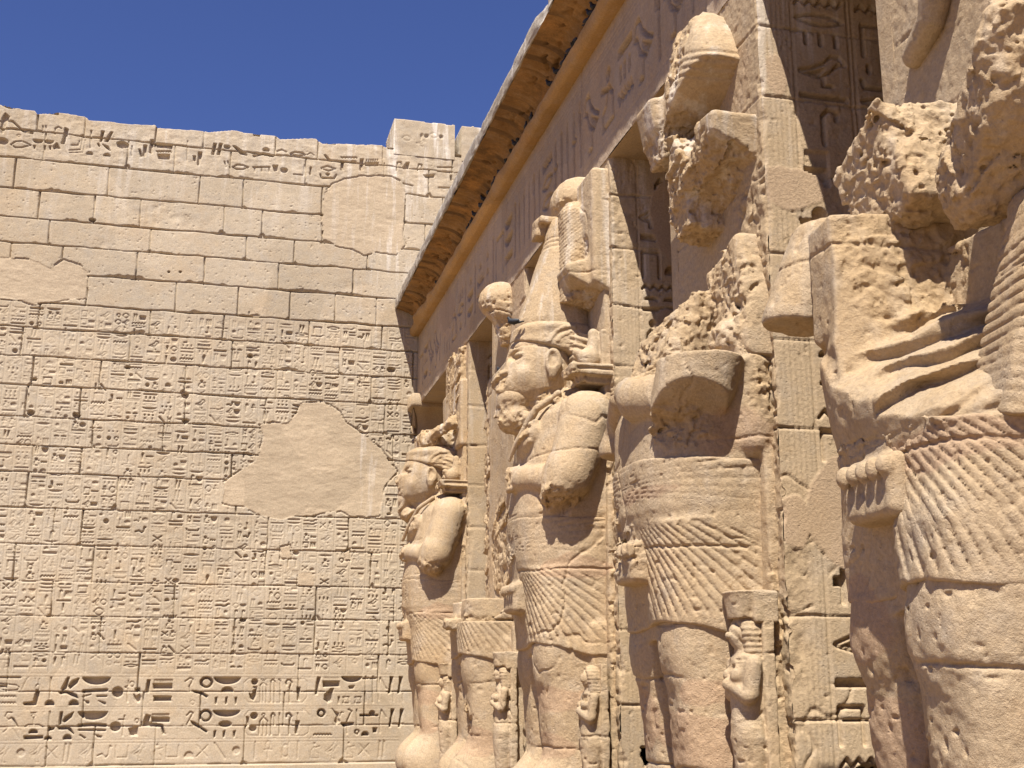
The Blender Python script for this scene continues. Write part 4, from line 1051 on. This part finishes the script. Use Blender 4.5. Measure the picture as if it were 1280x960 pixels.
def pleats(P, u0, z0, k, amp, band=None, curve=.9):
    s = np.maximum(u0-P[:, 0], 0)+.55*np.abs(P[:, 1])        # distance round the body from the knot in front
    th = np.arctan2(z0-P[:, 2], s+.05)
    r = np.sqrt(s**2+(z0-P[:, 2])**2)
    w = np.abs(np.sin((th+curve*r*.28)*k*.5))
    return amp*(1.6*np.exp(-(w/.36)**2)-.2)*(.35+.65*sstep(.30, .50, vnoise(P, 2.3, 7)))
def f_kilt(P, top=3.36, bot=1.98, pl_top=True, pl_low=True, seed=0, dn=0.0, ptop=1.0):
    zs = [1.90, 2.1, 2.5, 2.9, 3.3, 3.42]
    d = s_loft(P, zs, .12, [.580, .603, .669, .766, .775, .778], [.742, .757, .785, .825, .857, .868], 2.8)
    d = smin(d, f_legs(P, dn, .4*dn)-.012, .10)
    hem = bot+.03*np.sin(P[:, 1]*5)-.08*sstep(.6, .2, P[:, 0])
    d = smax(d, hem-P[:, 2], .02); d = smax(d, P[:, 2]-top-.05*np.cos(P[:, 1]*2)+.03, .02)
    n1 = .05*fbm(P, 2.2, 2, seed)
    sidem = sstep(.78, .70, P[:, 0]-.08*(P[:, 1] > .5))*1.0
    if pl_low:
        m = sstep(2.72, 2.68, P[:, 2]+n1-.10*P[:, 0])*sstep(bot+.02, bot+.1, P[:, 2])*sstep(.13, .22, np.abs(P[:, 1])+.0)
        d = d+m*pleats(P, .92, 3.10, 98, .0075, curve=-.25)
    if pl_top:
        m = sstep(2.86, 2.90, P[:, 2]+n1-.12*P[:, 0])*sstep(top-.02, top-.06, P[:, 2])
        d = d+m*pleats(P, 1.35, 3.16, 130, .0065, curve=.15)*ptop
    return d
def f_apron(P):
    d = s_box(P, (.78, 0, 2.88), (.09, .15, .42), .05, rot=[('v', 4)])
    d = smin(d, s_box(P, (.70, 0, 2.50), (.22, .24, .17), .05, rot=[('v', -6)]), .04)
    for k in range(5):
        v = -.20+.10*k
        d = smin(d, s_ell(P, (.93, v, 2.60), (.05, .045, .06)), .015)
        d = smin(d, s_cap(P, (.915, v, 2.62), (.90, v, 2.40), .034, .026), .012)
    return d
def f_bracket(P):
    d = s_box(P, (.20, .80, 4.93), (.27, .22, .065), .02)
    d = smin(d, s_box(P, (.18, .78, 4.84), (.2, .17, .06), .03), .04)
    d = d+.02*((np.abs(P[:, 2]-4.935) < .018) & (P[:, 0] > -.02) & (P[:, 0] < .40))
    return d
def f_figurine(P):
    d = s_ell(P, (.20, .80, 5.10), (.14, .10, .12))
    d = smin(d, s_cap(P, (.16, .80, 5.14), (.14, .80, 5.30), .09, .075), .04)
    d = smin(d, s_ell(P, (.15, .80, 5.38), (.06, .06, .07)), .03)
    d = smin(d, s_cap(P, (.24, .80, 5.05), (.34, .80, 5.16), .06, .05), .03)
    return smin(d, s_box(P, (.02, .80, 5.2), (.07, .12, .22), .02), .02)

def statuette(root, yc, u, v, z0, z1, h, seed, head=True, label=None):
    """small mummiform queen standing beside the king's leg"""
    e = empty('standing_queen', (0, 0, 0), label); e.parent = root
    H = z1-z0; k = H/1.75
    rg = [((u+.05, v, z0+1.30*k), (.12, .12, .05))]
    def body(P):
        Q = P-v3(u, v, z0)
        Q = Q/k
        d = s_loft(Q, [-.4, .0, .45, .78, .95, 1.08, 1.26, 1.36, 1.42], .0, [.10, .10, .11, .135, .12, .115, .12, .10, .06], [.10, .10, .12, .165, .13, .14, .18, .18, .08], 2.2)
        d = smin(d, s_cap(Q, (.02, .18, 1.32), (.05, .17, 1.10), .06, .055), .03)
        d = smin(d, s_cap(Q, (.02, -.18, 1.32), (.05, -.17, 1.10), .06, .055), .03)
        d = smin(d, s_cap(Q, (.07, .16, 1.08), (.15, -.01, 1.17), .05, .04), .03)
        d = smin(d, s_ell(Q, (.10, .07, 1.235), (.055, .055, .055)), .02)
        d = smin(d, s_ell(Q, (.10, -.07, 1.235), (.055, .055, .055)), .02)
        d = smin(d, s_cap(Q, (0, 0, 1.36), (.02, 0, 1.5), .07, .06), .03)
        d = smin(d, s_ell(Q, (.04, 0, 1.54), (.095, .085, .11)), .03)
        if head: d = smin(d, s_cap(Q, (.12, 0, 1.56), (.145, 0, 1.53), .015, .02), .02)
        d = smin(d, s_box(Q, (-.12, 0, .7), (.05, .17, 1.1), .02), .02)
        return d*k
    def wig(P):
        Q = (P-v3(u, v, z0))/k
        d = s_ell(Q, (-.01, 0, 1.57), (.125, .145, .13))
        d = smin(d, s_box(Q, (-.03, 0, 1.46), (.08, .14, .12), .05), .03)
        d = smax(d, s_plane(Q, (.065, 0, 1.5), (1, 0, -.1)), .01)
        return (d+.004*np.sin(Q[:, 2]*150))*k
    def modius(P):
        Q = (P-v3(u, v, z0))/k
        d = s_loft(Q, [1.66, 1.70, 1.84, 1.86], .0, [.115, .12, .14, .15], [.13, .135, .155, .165], 3)
        return smin(d, s_box(Q, (-.11, 0, 1.74), (.1, .17, .12), .02), .02)*k
    lo = (u-.3, v-.3, z0-.05); 
    place_part('queen_body', finish(body, seed, rg, [z0+.9*k], base=1.5), (u-.25, v-.3*k-.05, z0-.45), (u+.30, v+.3*k+.05, z0+1.7*k), h, e, yc, rough=rg, seed=seed)
    place_part('queen_wig', finish(wig, seed+1, [], []), (u-.25, v-.25, z0+1.2*k), (u+.25, v+.25, z0+1.8*k), h, e, yc)
    if head: place_part('queen_crown', finish(modius, seed+2, [], []), (u-.3, v-.28, z0+1.55*k), (u+.28, v+.28, z0+1.95*k), h, e, yc)
    return e

YC = [y+1.05 for y in PITCH_Y]
GRP = 'colossal king statues against the portico pillars'
def colossus(name_label, k):
    return empty('colossal_statue', (PX0-.4, YC[k], 0), name_label, 'statue', GRP)
BL, BH = (-.12, -1.12, 0.0), (1.35, 1.15, 4.95)

def full_king(k, label, h, seed, crown):
    root = colossus(label, k); yc = YC[k]
    rg = [((.62, .92, 3.50), (.30, .24, .17)), ((1.05, .0, 3.84), (.12, .2, .2)), ((.86, .3, 4.36), (.16, .2, .16)), ((1.02, -.02, 5.0), (.14, .2, .22)), ((.5, .5, 4.72), (.35, .25, .10)), ((.02, .98, 3.2), (.12, .05, 3.0)), ((.8, -.45, 3.3), (.1, .3, .3))]
    pls = [((.45, .9, 2.78), (.5, .3, .10)), ((.5, .45, 1.42), (.4, .5, .14)), ((.6, .4, .95), (.4, .3, .16)), ((.4, -.5, 2.9), (.6, .3, .25))]
    def body(P):
        d = f_torso(P); d = smin(d, f_legs(P), .04); d = np.minimum(d, f_slab(P, 5.9, .93, .06))
        d = smin(d, f_head(P), .04)
        if k == 2:                                       # nose and lips knocked away, leaving a rough mass
            d = smax(d, s_plane(P, (1.00, 0, 5.1), (1, -.1, .25)), .02)
            d = smin(d, s_ell(P, (.90, -.02, 4.95), (.21, .25, .20)), .05)
        d = np.minimum(d, f_ear(P, 1)); d = np.minimum(d, f_ear(P, -1))
        for s in (1, -1):
            a = f_arm_up(P, s)
            if s == 1: a = smin(a, s_cap(P, (.50, .90, 3.8), (.56, .88, 3.60), .25, .23), .05)
            a = smin(a, f_forearm(P, s), .05)
            if s == 1 and k == 2: a = smax(a, -s_plane(P, (.62, .92, 3.52), (-.25, -.45, 1.0)), .02)
            a = smin(a, f_fist(P, s), .04)
            d = smin(d, a, .025)
        return d
    place_part('body', finish(body, seed, rg), BL, (1.3, 1.25, 5.95), h, root, yc, rough=rg, plaster=pls, seed=seed)
    place_part('kilt', finish(lambda P: f_kilt(P, seed=seed), seed+1, [((.8, -.1, 3.0), (.2, .2, .3))], [2.78]), (-.1, -1.1, 1.85), (1.15, 1.1, 3.5), h*.9, root, yc, plaster=pls)
    place_part('headdress', finish(f_nemes, seed+2, []), (-.1, -.62, 4.4), (1.05, .62, 5.85), h*.9, root, yc)
    place_part('false_beard', finish((lambda P: f_beard(P)+(.055 if k == 0 else 0.0)), seed+3, [((.85, 0, 4.45), (.3, .3, .3))], []), (.5, -.35, 4.15), (1.15, .35, 4.95), h, root, yc, rough=[((.85, 0, 4.42), (.25, .25, .2))])
    place_part('apron', finish(f_apron, seed+4, [], []), (.55, -.4, 2.25), (1.12, .4, 3.4), h*.8, root, yc)
    place_part('crook', finish(f_crook, seed+5, [], []), (.35, -.25, 3.65), (1.15, .7, 4.9), h*.9, root, yc)
    place_part('shoulder_bracket', finish(f_bracket, seed+6, [((.4, .8, 4.85), (.15, .3, .12))], [4.86]), (-.12, .5, 4.7), (.6, 1.1, 5.08), h*.8, root, yc, rough=[((.4, .8, 4.85), (.15, .3, .12))])
    place_part('seated_figurine', finish(f_figurine, seed+7, [], []), (-.1, .6, 4.95), (.5, 1.0, 5.5), h*.7, root, yc)
    if crown == 'full':
        rc = [((.05, .55, 5.75), (.35, .35, .35)), ((.15, .62, 6.25), (.2, .15, .35)), ((.58, -.1, 6.95), (.1, .2, .12))]
        place_part('crown', finish(f_crown, seed+8, [], [6.25]), (-.2, -.6, 5.6), (.95, .6, 7.1), h, root, yc, pale=.5)
        place_part('sun_disc', finish(lambda P: np.minimum(f_disc(P), f_band(P)), seed+9, [((.3, .15, 7.1), (.2, .2, .12))], [], base=2.2), (-.1, -.5, 6.75), (.75, .55, 7.65), h, root, yc, pale=.5)
        def plume(P):
            d = f_plume(P)
            w = s_box(P, (.02, .52, 6.45), (.17, .46, .90), .06)              # rough stone web tying the plume to the pillar
            w = smin(w, s_box(P, (.16, .60, 6.10), (.26, .22, .20), .05, rot=[('v', 20)]), .08)
            w = smax(w, s_plane(P, (.30, .6, 5.95), (.55, .25, -1)), .03)
            return smin(d, w, .04)
        place_part('plume', finish(plume, seed+10, rc, [6.1]), (-.15, -.1, 5.3), (.55, 1.1, 7.4), h*.9, root, yc, rough=rc, pale=.5)
    else:
        rc = [((.3, .2, 6.0), (.7, .7, .35))]
        def stump(P):
            d = s_box(P, (.30, -.05, 5.86), (.40, .36, .16), .08, rot=[('v', 8)])
            d = smin(d, s_cap(P, (.50, .30, 5.86), (.20, .62, 6.05), .10, .13), .08)
            d = smin(d, s_box(P, (0, .1, 6.2), (.12, .85, .6), .06), .08)
            return d
        place_part('broken_crown', finish(stump, seed+8, rc, []), (-.15, -1, 5.4), (.9, 1.0, 7.0), h, root, yc, rough=rc, pale=.5)
        place_part('rough_backing', finish(lambda P: s_box(P, (.02, .25, 6.6), (.10, .6, .8), .05), seed+9, [((0, .2, 6.7), (.3, .9, 1))], []), (-.15, -.6, 5.9), (.25, 1.0, 7.42), h, root, yc, rough=[((0, .2, 6.7), (.3, .9, 1))])
    return root

r0 = full_king(0, 'leftmost colossus, crossed-arm king with his crown broken off, beside the inscribed wall', .021, 3, 'broken')
statuette(r0, YC[0], .30, .90, .22, 1.85, .016, 21, True)
r2 = full_king(2, 'best preserved colossus, wearing a tall plumed crown and disc, its left elbow broken away', .0150, 6, 'full')
statuette(r2, YC[2], .26, .88, .30, 1.82, .012, 23, False)

def kilt_stump():
    k = 1; h = .019; yc = YC[k]; seed = 12
    root = colossus('broken colossus of which only legs, pleated kilt and a lone disc survive', k)
    rg = [((.4, 0, 2.45), (.8, 1.0, .10)), ((.65, .25, 1.15), (.28, .26, .22)), ((.05, .3, 3.5), (.3, .75, .75)), ((.1, -.9, 4), (.3, .3, 3))]
    pls = [((.6, .4, .85), (.4, .45, .22)), ((.4, -.4, .8), (.3, .3, .2))]
    def body(P):
        d = f_legs(P); t = smax(f_torso(P), s_plane(P, (.3, 0, 2.38), (0, 0, 1)), .02)
        d = smin(d, t, .03); d = np.minimum(d, f_slab(P, 6.2, .92, .14))
        d = smax(d, -s_ell(P, (.72, .25, 1.16), (.20, .20, .10)), .03)
        return d
    place_part('body', finish(body, seed, rg), BL, (1.3, 1.15, 6.4), h, root, yc, rough=rg, plaster=pls)
    place_part('kilt', finish(lambda P: smax(f_kilt(P, pl_top=False), s_plane(P, (.3, 0, 2.44), (0, 0, 1)), .02), seed+1, [], []), (-.1, -1.1, 1.85), (1.15, 1.1, 2.6), h*.85, root, yc)
    place_part('apron', finish(lambda P: smax(f_apron(P), P[:, 2]-2.50, .02), seed+2, [((.9, 0, 2.4), (.2, .4, .2))], []), (.55, -.4, 2.2), (1.12, .4, 2.6), h*.8, root, yc)
    # the surviving side of the torso: a pleated sliver and stripped stone
    place_part('waist_fragment', finish(lambda P: smax(f_kilt(P, top=3.1), np.maximum(2.5-P[:, 2], .30+.2*(P[:, 2]-2.5)-P[:, 1]*-1.0+10*0-.0) if False else smax(2.46-P[:, 2], s_plane(P, (.0, .75, 2.8), (.8, -1, .9)), .03), .02), seed+3, [], []), (-.1, .3, 2.35), (.9, 1.1, 3.3), h, root, yc)
    def disc(P):
        d = s_ell(P, (.10, -.05, 7.25), (.34, .33, .30)); d = smax(d, s_plane(P, (.30, 0, 7.0), (0, .25, -1)), .04)
        tail = s_loft(P, [6.55, 6.8, 7.0, 7.15], .02, [.08, .16, .28, .32], [.10, .2, .28, .30], 2.2)
        return smin(d, tail, .04)
    place_part('sun_disc', finish(disc, seed+4, [((.1, 0, 6.75), (.4, .4, .22)), ((.35, .1, 7.1), (.15, .15, .1))], [], base=2.2), (-.15, -.5, 6.4), (.6, .45, 7.7), h*.8, root, yc, rough=[((.1, 0, 6.7), (.4, .4, .25))], pale=.5)
    statuette(root, yc, .28, .90, .25, 1.92, .014, 22, True)
kilt_stump()

def headless():
    k = 3; h = .0125; yc = YC[k]; seed = 17
    root = colossus('headless colossus, its torso topped by a broken cup-shaped arm stump, between two kings', k)
    rg = [((.76, .86, 3.50), (.36, .34, .17)), ((.45, 0, 4.05), (.3, .8, .07)), ((.75, .25, 3.95), (.12, .2, .2)), ((-.02, .5, 4.5), (.35, .9, .7)), ((.02, 1.0, 2.6), (.12, .06, 2.3)), ((.80, -.60, 2.9), (.2, .3, .35))]
    pls = [((.6, .2, 3.05), (.4, .5, .11)), ((.5, .4, 1.15), (.5, .6, .2)), ((.45, .75, 1.5), (.3, .3, .12)), ((.55, -.45, 1.3), (.3, .3, .3)), ((.3, .9, 3.45), (.4, .2, .18))]
    def body(P):
        d = s_loft(P, [1.9, 2.4, 2.9, 3.3, 3.7, 4.02, 4.3], .12, [.555, .625, .745, .760, .73, .62, .5], [.722, .752, .802, .842, .885, .86, .8], 2.8)
        d = smax(d, P[:, 2]-3.98-.05*fbm(P, 4, 2, 3), .02)
        d = smin(d, f_legs(P), .04)
        d = np.minimum(d, f_slab(P, 4.3, .94, .07))
        # left arm: a great bowl-shaped stump, cut flat above and snapped off below
        a = s_loft(P, [3.30, 3.5, 3.75, 4.05, 4.4], [.72, .66, .58, .52, .5], [.24, .27, .31, .34, .34], [.24, .28, .30, .32, .32], 2.2, cv=[.68, .74, .80, .82, .82])
        a = smax(a, P[:, 2]-4.03-.02*fbm(P, 5, 2, 3), .015)
        a = smax(a, s_plane(P, (.80, .95, 3.77), (.28, .62, -1.0)), .015)
        f = s_cap(P, (.62, .66, 3.76), (.80, .20, 3.84), .22, .20)
        a = smin(a, f, .04)
        a = smin(a, s_ell(P, (.84, .06, 3.92), (.14, .17, .14)), .04)
        a = smin(a, s_cap(P, (.80, -.1, 4.0), (.55, .3, 4.04), .09, .10), .05)
        d = smin(d, a, .02)
        # right elbow standing free of the chest
        b = s_cap(P, (.46, -.86, 4.06), (.62, -.90, 3.62), .20, .19)
        b = smax(b, s_plane(P, (.62, -.9, 3.55), (.1, 0, -1)), .02)
        b = smin(b, s_cap(P, (.62, -.80, 3.84), (.74, -.40, 3.98), .15, .13), .04)
        d = smin(d, b, .02)
        d = smin(d, s_cap(P, (.10, .84, 3.4), (.10, .86, 4.15), .12, .15), .06)
        return d
    place_part('body', finish(body, seed, rg), BL, (1.3, 1.25, 4.5), h, root, yc, rough=rg, plaster=pls)
    place_part('kilt', finish(lambda P: f_kilt(P, top=3.30, bot=2.0, seed=3), seed+1, [((.7, -.5, 2.9), (.25, .4, .4))], [2.60]), (-.1, -1.1, 1.85), (1.2, 1.1, 3.5), h*.95, root, yc, rough=[((.7, -.5, 2.9), (.25, .4, .4))], plaster=pls)
    place_part('apron', finish(f_apron, seed+4, [((.9, 0, 2.6), (.2, .4, .2))], []), (.55, -.4, 2.25), (1.12, .4, 3.4), h, root, yc)
    # stumps of shoulder rock above the arms
    rs1 = [((.3, 0, 4.5), (.9, 1.0, .8))]
    def rocks(P):
        d = s_box(P, (.25, -.02, 4.32), (.36, .36, .42), .10, rot=[('v', -22), ('z', 12)])
        d = smax(d, s_plane(P, (.34, 0, 4.72), (.75, -.2, 1)), .04)
        e = s_box(P, (.0, .62, 4.55), (.20, .36, .55), .08, rot=[('u', 12)])
        e = smin(e, s_ell(P, (.12, .70, 4.25), (.26, .26, .25)), .08)
        return smax(smin(d, e, .05), P[:, 1]-1.0, .02)
    place_part('shoulder_rubble', finish(rocks, seed+5, rs1, []), (-.25, -.7, 3.8), (.9, 1.15, 5.4), h, root, yc, rough=rs1, ochre=.6)
    # what is left of the crown clings to the pillar high above
    rc = [((.3, .3, 6.35), (.55, .9, .22)), ((.3, .3, 5.65), (.6, .8, .5)), ((.35, .1, 7.1), (.3, .25, .5))]
    def frag(P):
        d = s_loft(P, [6.18, 6.35, 6.6, 6.85, 7.15, 7.35, 7.46], .08, [.30, .34, .34, .32, .27, .20, .10], [.52, .58, .56, .50, .38, .26, .12], 3, cv=[.20, .20, .20, .18, .16, .15, .15])
        d = smax(d, s_plane(P, (.2, .3, 6.62), (.25, .50, -1)), .02)
        d = smax(d, s_plane(P, (.42, .2, 6.9), (1, .05, .30)), .03)
        d = smin(d, s_box(P, (.34, -.32, 6.50), (.14, .20, .30), .05, rot=[('v', 12)]), .06)
        e = s_box(P, (.10, .42, 5.90), (.30, .50, .34), .05, rot=[('u', -10)])
        e = smax(e, s_plane(P, (.22, .40, 5.72), (.45, .35, -1)), .02)
        e = smin(e, s_box(P, (.08, -.02, 5.72), (.26, .20, .34), .05, rot=[('u', 8)]), .06)
        e = smax(e, -s_ell(P, (.36, .35, 6.28), (.20, .22, .26)), .04)
        d = np.minimum(d, e)
        for zb in (6.75, 6.82, 6.89, 6.96): d = d+.012*np.exp(-((P[:, 2]+.35*P[:, 1]-zb-.12)/.016)**2)*(P[:, 1] > .1)
        return d
    place_part('broken_crown', finish(frag, seed+6, rc, []), (-.2, -.9, 4.5), (.75, 1.12, 7.75), h, root, yc, rough=rc, pale=.5, ochre=.7)
    statuette(root, yc, .28, .90, .42, 2.12, .009, 24, True)
headless()

def shattered():
    k = 4; h = .0115; yc = YC[k]; seed = 29
    root = colossus('nearest colossus at the right edge, chest shattered above its pleated kilt', k)
    rg = [((.42, -.28, 3.92), (.42, .22, .42)), ((.95, .9, 3.45), (.3, .3, .2)), ((.35, .9, 1.35), (.35, .2, .35))]
    pls = [((.7, -.5, 1.15), (.35, .5, .35)), ((.6, .45, .75), (.5, .5, .4)), ((.8, .45, 2.65), (.5, .55, .09)), ((.6, -.45, 1.9), (.3, .3, .3))]
    def body(P):
        d = f_torso(P)
        d = smin(d, s_box(P, (.38, -.53, 3.85), (.43, .19, .38), .05), .04)
        d = smax(d, s_plane(P, (.45, -.34, 3.9), (.12, 1, .10)), .02)          # chest sheared off towards the camera
        d = smax(d, P[:, 2]-4.20-.05*fbm(P, 3, 2, 3), .03)
        low = s_loft(P, [1.9, 2.4, 2.9, 3.3, 3.7], .12, [.62, .66, .78, .82, .78], [.74, .77, .82, .86, .88], 2.8)
        low = smax(low, P[:, 2]-3.62, .03)
        nz = vnoise(P, 1.6, 31)
        t = P[:, 2]*3.6-P[:, 1]*1.5+P[:, 0]*.9+1.7*nz+.5*vnoise(P, 6, 32)
        led = t-np.floor(t); led = np.where(led < .88, led/.88, (1-led)/.12)
        low = smax(low, s_plane(P, (.88, -.30, 3.15), (.60, .35, .72))+(.02+.075*sstep(.3, .6, vnoise(P, 2.2, 34)))*(led-.5)+.030*fbm(P, 4, 4, 33), .006)     # chest split off along the bedding
        d = smin(d, low, .06)
        d = smin(d, f_legs(P, .17, .07), .04); d = np.minimum(d, f_slab(P, 4.0, 1.0, .14))
        a = s_cap(P, (.52, -.92, 4.24), (.80, -.94, 3.70), .25, .20); a = smax(a, s_plane(P, (.80, -.9, 3.66), (.1, 0, -1)), .02)
        a = smax(a, P[:, 2]-4.32, .04)
        return smin(d, a, .03)
    place_part('body', finish(body, seed, rg, base=1.4, rough_amp=.75), BL, (1.3, 1.2, 4.6), h, root, yc, rough=rg, plaster=pls)
    place_part('kilt', finish(lambda P: f_kilt(P, top=2.80, bot=1.98, seed=8, dn=.17, ptop=sstep(.62, .5, P[:, 0])), seed+1, [((.85, .0, 2.85), (.3, .5, .16))], [2.66]), (-.1, -1.1, 1.85), (1.2, 1.1, 3.2), h, root, yc, rough=[((.8, .0, 3.0), (.3, .5, .15))], plaster=pls)
    place_part('apron', finish(lambda P: smax(f_apron(P), P[:, 2]-2.76, .03), seed+4, [], []), (.55, -.4, 2.25), (1.12, .4, 3.4), h*.9, root, yc)
    def side(P):
        d = s_loft(P, [2.76, 3.3, 3.6, 3.85, 3.95], [.12, .16, .22, .28, .30], [.74, .66, .5, .24, .06], [.885, .90, .9, .86, .84], 2.8)
        d = smax(d, s_plane(P, (.5, .52, 3.5), (.1, -1, .25)), .03)
        d = smax(d, s_plane(P, (.52, .8, 3.3), (1, -.1, .2)), .03)
        d = d+pleats(P, 1.5, 3.3, 150, .009, curve=.2)
        return d
    place_part('belt_fragment', finish(side, seed+5, [], [3.5]), (-.1, .2, 2.70), (1.1, 1.1, 4.1), h, root, yc)
    rr = [((.2, 0, 4.9), (1.2, 1.4, 1.2))]
    def boulders(P):
        d = s_box(P, (.22, -.48, 4.48), (.28, .34, .36), .06, rot=[('u', 16), ('v', 6)])
        d = smax(d, s_plane(P, (.3, -.6, 4.86), (.5, -.4, 1)), .03)
        return d
    place_part('shoulder_rock', finish(boulders, seed+6, rr, []), (-.25, -.95, 3.9), (.75, .0, 5.2), h, root, yc, rough=rr, ochre=.35)
    def head_rock(P):
        e = s_box(P, (.34, .66, 4.36), (.32, .36, .50), .14, rot=[('v', 10), ('u', -8)])
        e = smin(e, s_box(P, (.12, .78, 4.8), (.22, .30, .40), .1), .08)
        e = smax(e, s_plane(P, (.45, .74, 4.02), (.30, .85, -1)), .02)
        return smax(e, s_plane(P, (.46, .6, 4.7), (.9, -.5, .45)), .04)
    place_part('neck_boulder', finish(head_rock, seed+8, rr, []), (-.25, .05, 3.6), (.95, 1.2, 5.4), h, root, yc, rough=rr, ochre=.5)
    def upper(P):
        e = s_line(P, [(.02, -.62, 5.42), (.06, -.35, 5.52), (.08, -.20, 5.75), (.08, -.05, 6.0)], [.08, .09, .11, .14])
        return e
    place_part('stone_backing', finish(lambda P: s_box(P, (0, .80, 5.7), (.14, .26, .9), .05), seed+9, [((0, .8, 5.6), (.3, .4, 1.0))], []), (-.2, .4, 4.6), (.4, 1.15, 6.7), h, root, yc, rough=[((0, .8, 5.6), (.3, .4, 1.0))], ochre=.3)
    place_part('carved_serpent', finish(upper, seed+7, [((0, .8, 5.6), (.3, .45, 1.0))], []), (-.2, -.8, 4.6), (.4, 1.15, 6.6), h, root, yc, rough=[((0, .8, 5.6), (.3, .4, 1.0))])
    statuette(root, yc, .30, .96, .45, 2.1, .010, 25, True)
shattered()

# ------------------------------------------------------------------ pigeons
def bird_mesh(size, seed):
    r = random.Random(seed)
    def f(P):
        d = s_ell(P, (0, 0, .075), (.115, .062, .06)); d = smin(d, s_ell(P, (.07, 0, .10), (.06, .045, .055)), .03)
        d = smin(d, s_ell(P, (.115, 0, .165), (.032, .028, .032)), .03)
        d = smin(d, s_box(P, (-.15, 0, .055), (.07, .03, .012), .008, rot=[('v', 12)]), .02)
        d = smin(d, s_cap(P, (.0, .025, .03), (.0, .025, .0), .008, .008), .005); d = smin(d, s_cap(P, (.0, -.025, .03), (.0, -.025, .0), .008, .008), .005)
        return d
    V, Q = sculpt(f, (-.26, -.1, -.02), (.18, .1, .23), .011)
    W_, Qw = sculpt(lambda P: np.minimum(s_ell(P, (-.03, .052, .085), (.105, .022, .042)), s_ell(P, (-.03, -.052, .085), (.105, .022, .042))), (-.16, -.09, .02), (.1, .09, .15), .011)
    Bk = [(.145, .006, .165), (.145, -.006, .165), (.145, 0, .173), (.17, 0, .160)]
    return (V*size, Q), (W_*size, Qw), (np.array(Bk)*size, [(0, 1, 3), (1, 2, 3), (2, 0, 3), (0, 2, 1)])
BM = bird_mesh(0.56, 1)
def pigeon(loc, rz, label, group=None, proto=None):
    if proto is None:
        e = empty('pigeon', loc, label, 'bird', group); e.rotation_euler = (0, 0, 0)
        off = np.array(loc)
        for nm, (V, Q), m in (('body', BM[0], M_BIRD), ('wings', BM[1], M_BIRD2), ('beak', BM[2], M_BEAK)):
            make(nm, V+off, Q, m, e)
        e.rotation_euler = (0, 0, rz); return e
    e = proto.copy(); COL.objects.link(e); e.location = loc; e.rotation_euler = (0, 0, rz); e['label'] = label
    if group: e['group'] = group
    elif 'group' in e: del e['group']
    for ch in list(proto.children):
        c = ch.copy(); COL.objects.link(c); c.parent = e
    return e
BPX = [(650, 25), (632, 30), (612, 58), (603, 70), (590, 92), (556, 143), (549, 155), (540, 170), (520, 212), (505, 238), (485, 268), (428, 365), (413, 387), (390, 425), (385, 438), (372, 462), (356, 485), (338, 515), (327, 537), (318, 552), (304, 566), (293, 583), (283, 604), (268, 630), (255, 655), (245, 672), (155, 824)]
rb = random.Random(5); proto = None
for i, (x, y) in enumerate(BPX):
    p = on_x(480+x/2.2844, y/2.2844, PX0-.11)
    lab = 'dark pigeon in the long roosting row along the ochre moulding under the cornice'; g = 'pigeons roosting under the cornice'
    if i == len(BPX)-1: lab = 'lone dark pigeon under the cornice, lowest and far from the roosting row'
    b = pigeon((PX0-.14, p[1], 9.268), rb.choice([math.pi/2, -math.pi/2, math.pi])+rb.uniform(-.5, .5), lab, g, proto)
    if proto is None: proto = b
pigeon((3.27, 13.3, 5.60), 2.6, 'dark pigeon perched on the brow of the crowned king beside the lone disc', None, proto)
pigeon((4.12, 17.62, 6.17), 2.0, 'dark pigeon on the broken stone just left of the crowned king\'s face', None, proto)
